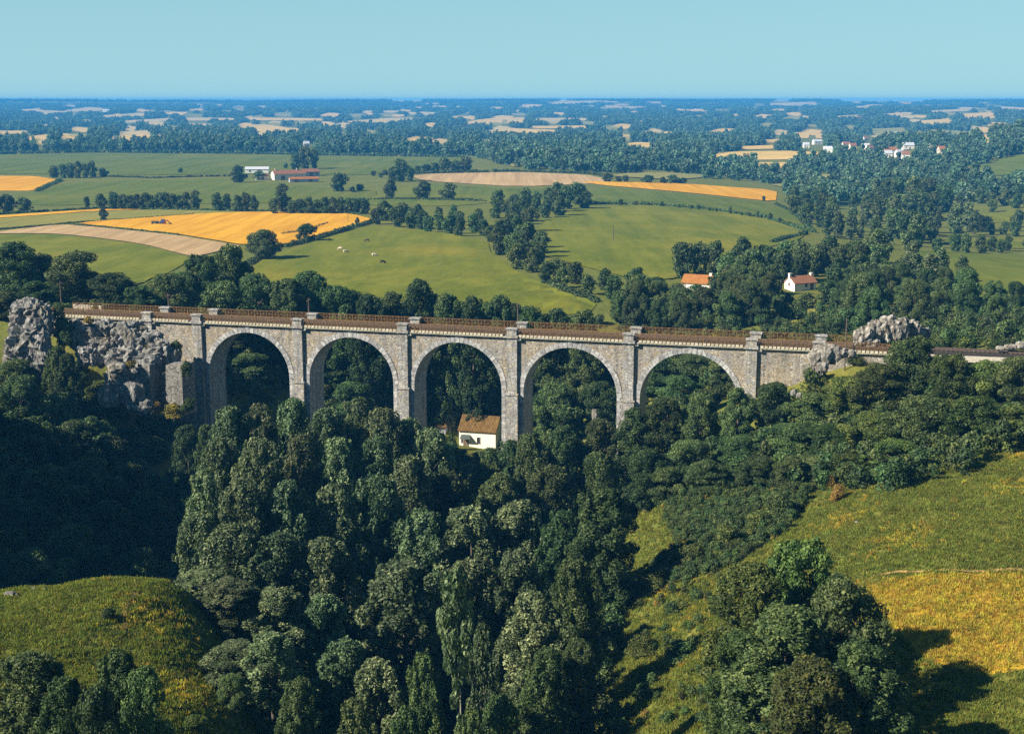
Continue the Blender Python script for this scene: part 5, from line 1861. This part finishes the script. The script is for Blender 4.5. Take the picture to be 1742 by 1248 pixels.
VILL = [
    (1372, 252, 9, 'tile_grey', 'render_white', 0, 'white house left above the pale wheat strip of the hamlet'), (1392, 246, 15, 'tile_grey', 'render_white', 12, 'large white house with a flat pale front left of the hamlet'),
    (1409, 260, 17, 'tile_grey', 'render_white', -14, 'low white building under the large white house'), (1440, 251, 12, 'tile_red', 'render_warm', 5, 'pinkish house between the two white groups of the hamlet'),
    (1452, 254, 9, 'tile_red', 'render_warm', 8, 'small pinkish house beside the other pink one'), (1474, 240, 9, 'tile_red', 'render_white', 20, 'tall pale house above the middle of the hamlet'),
    (1472, 255, 13, 'tile_grey', 'render_white', -10, 'white house in the middle of the hamlet'), (1482, 258, 7, 'tile_red', 'render_white', 24, 'narrow house at the right of the middle white one'),
    (1516, 262, 24, 'tile_orange', 'render_white', 10, 'long orange roofed house at the right of the hamlet'), (1512, 268, 11, 'tile_grey', 'render_white', 4, 'white front below the long orange roof'),
    (1533, 267, 7, 'tile_grey', 'render_white', 20, 'narrow white gable right below the orange roof'), (1541, 270, 7, 'tile_red', 'render_white', -6, 'smallest white house at the foot of the hamlet'),
    (1546, 254, 19, 'tile_grey', 'render_white', 2, 'long low white building at the upper right of the hamlet'), (1528, 232, 8, 'tile_grey', 'render_white', 0, 'single white house below the olive field'),
    (1589, 260, 12, 'tile_orange', 'render_white', 3, 'orange roofed house apart on the right of the hamlet'), (1604, 261, 10, 'tile_orange', 'render_warm', 5, 'rightmost orange house of the hamlet'),
    (180, 191, 11, 'tile_grey', 'render_white', 0, 'lone white house at the end of the pale hill field on the left'), (522, 250, 9, 'tile_grey', 'render_white', 20, 'white house in the blue woods above the farm trees'),
    (334, 181, 10, 'tile_grey', 'render_white', 0, 'tiny white house on the left skyline'), (1462, 205, 8, 'tile_red', 'render_warm', 0, 'tiny pink house far above the hamlet'), (1052, 199, 14, 'tile_red', 'render_warm', 0, 'pale houses on the far hill at the centre right'),
    (1068, 202, 10, 'tile_red', 'render_white', 0, 'white house beside the pale ones on the far hill')]
for px, py, w, rf, wl_, a, lab in VILL:
    g = ground_at(px, py)
    k = g[1] / FPX
    L = max(7, w * k)
    Dp = max(6, min(10, L * .6))
    house('house', lab, 0, 0, L, Dp, max(4., 5.2 * k * 1.0 if k < 1 else 6.5), 2.6, R(a), wl_, rf, [('window', 'front', -L * .22, 1.4, 1.1, 1.5), ('door', 'front', L * .1, 0, 1.2, 2.2)], [], cat='house', pos=g)


# ------------------------------------------------------------------ cows, tractor, baler
def cow(px, py, mat, label, rz, graze=True):
    g = ground_at(px, py)
    me = bpy.data.meshes.new('cow')
    V = [(-.75, 0, 1.12), (-.3, 0, 1.1), (.25, 0, 1.1), (.72, 0, 1.14), (1.05, 0, .95 if graze else 1.35), (1.25, 0, .5 if graze else 1.52), (1.42, 0, .2 if graze else 1.42)]
    E = [(i, i + 1) for i in range(6)]
    rad = [.30, .40, .42, .34, .19, .16, .09]
    for sx, b in ((-.72, 0), (.68, 3)):
        for sy in (-.2, .2):
            n = len(V)
            V += [(sx, sy, .85), (sx + (.06 if b else -.08), sy, .45), (sx, sy, .02)]
            rad += [.17, .085, .07]
            E += [(b, n), (n, n + 1), (n + 1, n + 2)]
    n = len(V)
    V += [(-1.05, 0, 1.2), (-1.12, 0, .65)]
    rad += [.05, .04]
    E += [(0, n), (n, n + 1)]
    me.from_pydata(V, E, [])
    me.materials.append(M[mat])
    ob = link(bpy.data.objects.new('cow', me))
    sk = ob.modifiers.new('body', 'SKIN')
    for i, r in enumerate(rad):
        sv_ = me.skin_vertices[0].data[i]
        sv_.radius = (r, r)
        sv_.use_root = (i == 1)
    ss = ob.modifiers.new('round', 'SUBSURF')
    ss.levels = ss.render_levels = 2
    ob.location = tuple(g)
    ob.scale = (.8, .8, .8)
    ob.rotation_euler = (0, 0, rz)
    return tag(ob, label, 'cow')


cow(579, 426, 'cow_white', 'left one of the two pale cows close together in the pasture', 2.7)
cow(588, 431, 'cow_white', 'right one of the two pale cows close together in the pasture', .4)
cow(637, 437, 'cow_white', 'lone white cow in the middle of the pasture', .2)
cow(624, 412, 'cow_dark', 'dark cow nearest the wooded belt', 3.0)
cow(651, 449, 'cow_dark', 'dark cow lowest in the pasture', .6)
cow(560, 411, 'cow_dark', 'dark cow beside the wheat hedge', 1.0)


def wheel(x, y, r, w):
    mb = MB()
    k = 18
    prof = [(r * .45, w * .5), (r * .9, w * .5), (r, w * .3), (r, -w * .3), (r * .9, -w * .5), (r * .45, -w * .5)]
    for i in range(k):
        a0, a1 = 2 * math.pi * i / k, 2 * math.pi * (i + 1) / k
        for (r0, w0), (r1, w1) in zip(prof, prof[1:] + prof[:1]):
            mb.quad([(x + r0 * math.cos(a0), y + w0, r + r0 * math.sin(a0)), (x + r1 * math.cos(a0), y + w1, r + r1 * math.sin(a0)),
                     (x + r1 * math.cos(a1), y + w1, r + r1 * math.sin(a1)), (x + r0 * math.cos(a1), y + w0, r + r0 * math.sin(a1))])
    mb.tube([(x, y - w * .42, r), (x, y + w * .42, r)], [r * .46, r * .46], 12)
    return mb


g = ground_at(265, 382)
tc = thing('tractor', 'dark tractor at work in the golden wheat field', 'tractor', tuple(g), R(180 + 4))
mb = MB()
mb.tube([(-.9, 0, 1.0), (.2, 0, 1.1), (1.6, 0, 1.05), (1.75, 0, 1.0)], [.42, .42, .38, .25], 8)
mb.build('body', M['black'], tc)
mb = MB(); mb.box(-.95, -.35, -.3, .3, 1.3, 1.45); mb.box(-1.0, -.9, -.3, .3, 1.45, 1.85); mb.build('seat', M['black'], tc)
mb = MB(); mb.tube([(.9, .2, 1.4), (.9, .2, 2.1)], [.05, .05], 6); mb.build('exhaust', M['black'], tc)
for y in (-.75, .75):
    wheel(-.6, y, .72, .4).build('wheel', M['black'], tc)
    wheel(1.35, y * .85, .42, .25).build('wheel', M['black'], tc)
g = ground_at(277, 382)
bl = thing('hay_baler', 'blue and red baling machine pulled behind the dark tractor', 'baler', tuple(g), R(184))
mb = MB(); mb.box(-1.2, 1.1, -.9, .9, .55, 1.55); mb.box(-.9, .5, -.7, .7, 1.55, 2.2); mb.build('body', M['blue'], bl)
mb = MB(); mb.box(-1.25, -.6, -.95, .95, .5, 1.7); mb.build('housing', M['red'], bl)
mb = MB(); mb.box(1.1, 2.1, -.08, .08, .55, .7); mb.build('drawbar', M['black'], bl)
for y in (-1.05, 1.05):
    wheel(-.2, y, .5, .28).build('wheel', M['black'], bl)
g = ground_at(288, 383)
ch = thing('bale_elevator', 'slanting dark conveyor behind the baling machine', 'conveyor', tuple(g), R(4))
mb = MB()
mb.quad([(-1.0, -.4, 2.1), (-1.0, .4, 2.1), (1.1, .4, .35), (1.1, -.4, .35)])
mb.quad([(-1.0, -.4, 1.9), (1.1, -.4, .15), (1.1, .4, .15), (-1.0, .4, 1.9)])
for y in (-.4, .4):
    mb.quad([(-1.0, y, 1.9), (1.1, y, .15), (1.1, y, .5), (-1.0, y, 2.3)])
mb.build('chute', M['black'], ch)
for y in (-.5, .5):
    wheel(.1, y, .32, .16).build('wheel', M['black'], ch)

# ------------------------------------------------------------------ air
HX = 8620
bm = bmesh.new()
bmesh.ops.create_cube(bm, size=1)
for v in bm.verts:
    v.co = Vector((v.co.x * 2 * HX, v.co.y * 2 * HX, min(float(Z.min()), ZB) - 1.5 if v.co.z < 0 else 98.))
me = bpy.data.meshes.new('haze')
bm.to_mesh(me)
bm.free()
m, nt, out = new_mat('haze_air')
pv = N(nt, 'VolumePrincipled')
pv.inputs['Color'].default_value = (.08, .46, 1., 1)
pv.inputs['Density'].default_value = HAZE_D = .00016
pv.inputs['Anisotropy'].default_value = 0.
nt.links.new(pv.outputs[0], out.inputs['Volume'])
me.materials.append(m)
hz = link(bpy.data.objects.new('haze', me))
tag(hz, 'thin blue air fading the far country', 'haze', kind='stuff')

# ------------------------------------------------------------------ light
EL, AZ = R(35), R(22)
Lv = Vector((math.cos(EL) * math.cos(AZ), math.cos(EL) * math.sin(AZ), -math.sin(EL)))
sd = bpy.data.lights.new('sun', 'SUN')
sd.energy = 5.0
sd.angle = R(.5)
sd.color = (1., .93, .80)
so = link(bpy.data.objects.new('sun', sd))
so.rotation_euler = Lv.to_track_quat('-Z', 'Y').to_euler()
so.location = (0, 0, 300)
wd = bpy.data.worlds.new('World')
scene.world = wd
wd.use_nodes = True
nt = wd.node_tree
nt.nodes.clear()
sky = N(nt, 'TexSky', sky_type='NISHITA')
sky.sun_disc = False
sky.sun_elevation = EL
sky.sun_rotation = math.atan2(-Lv.x, -Lv.y)
sky.air_density = 1.
sky.dust_density = .1
sky.ozone_density = 2.
tint = mix(nt, 1., sky.outputs[0], (.34, .52, .58), 'MULTIPLY')
tc = N(nt, 'TexCoord')
sx = N(nt, 'SeparateXYZ')
nt.links.new(tc.outputs['Generated'], sx.inputs[0])
hr = N(nt, 'MapRange', i_1=.0, i_2=.30, i_3=.85, i_4=0.)
nt.links.new(sx.outputs['Z'], hr.inputs[0])
tint = mix(nt, hr.outputs[0], tint, (2.45, 4.5, 5.2))
bg = N(nt, 'Background')
bg.inputs[1].default_value = .075
nt.links.new(tint, bg.inputs[0])
wo = nt.nodes.new('ShaderNodeOutputWorld')
nt.links.new(bg.outputs[0], wo.inputs[0])

# ------------------------------------------------------------------ camera and output
cd = bpy.data.cameras.new('camera')
cd.sensor_width = 36
cd.lens = FPX / IW * 36
cd.clip_start = .5
cd.clip_end = 40000
co = link(bpy.data.objects.new('camera', cd))
co.location = (0, 0, CAMZ)
co.rotation_euler = (math.pi / 2 - PITCH, 0, 0)
scene.camera = co
scene.view_settings.view_transform = 'Standard'
scene.view_settings.look = 'None'
scene.view_settings.exposure = 1.05
scene.view_settings.gamma = 1
cy = scene.cycles
cy.max_bounces = 4
cy.diffuse_bounces = 2
cy.glossy_bounces = 2
cy.transmission_bounces = 3
cy.volume_bounces = 0
cy.transparent_max_bounces = 8
cy.use_denoising = False
cy.use_adaptive_sampling = False
print('trees', len(TREES), 'objects', len(scene.objects))
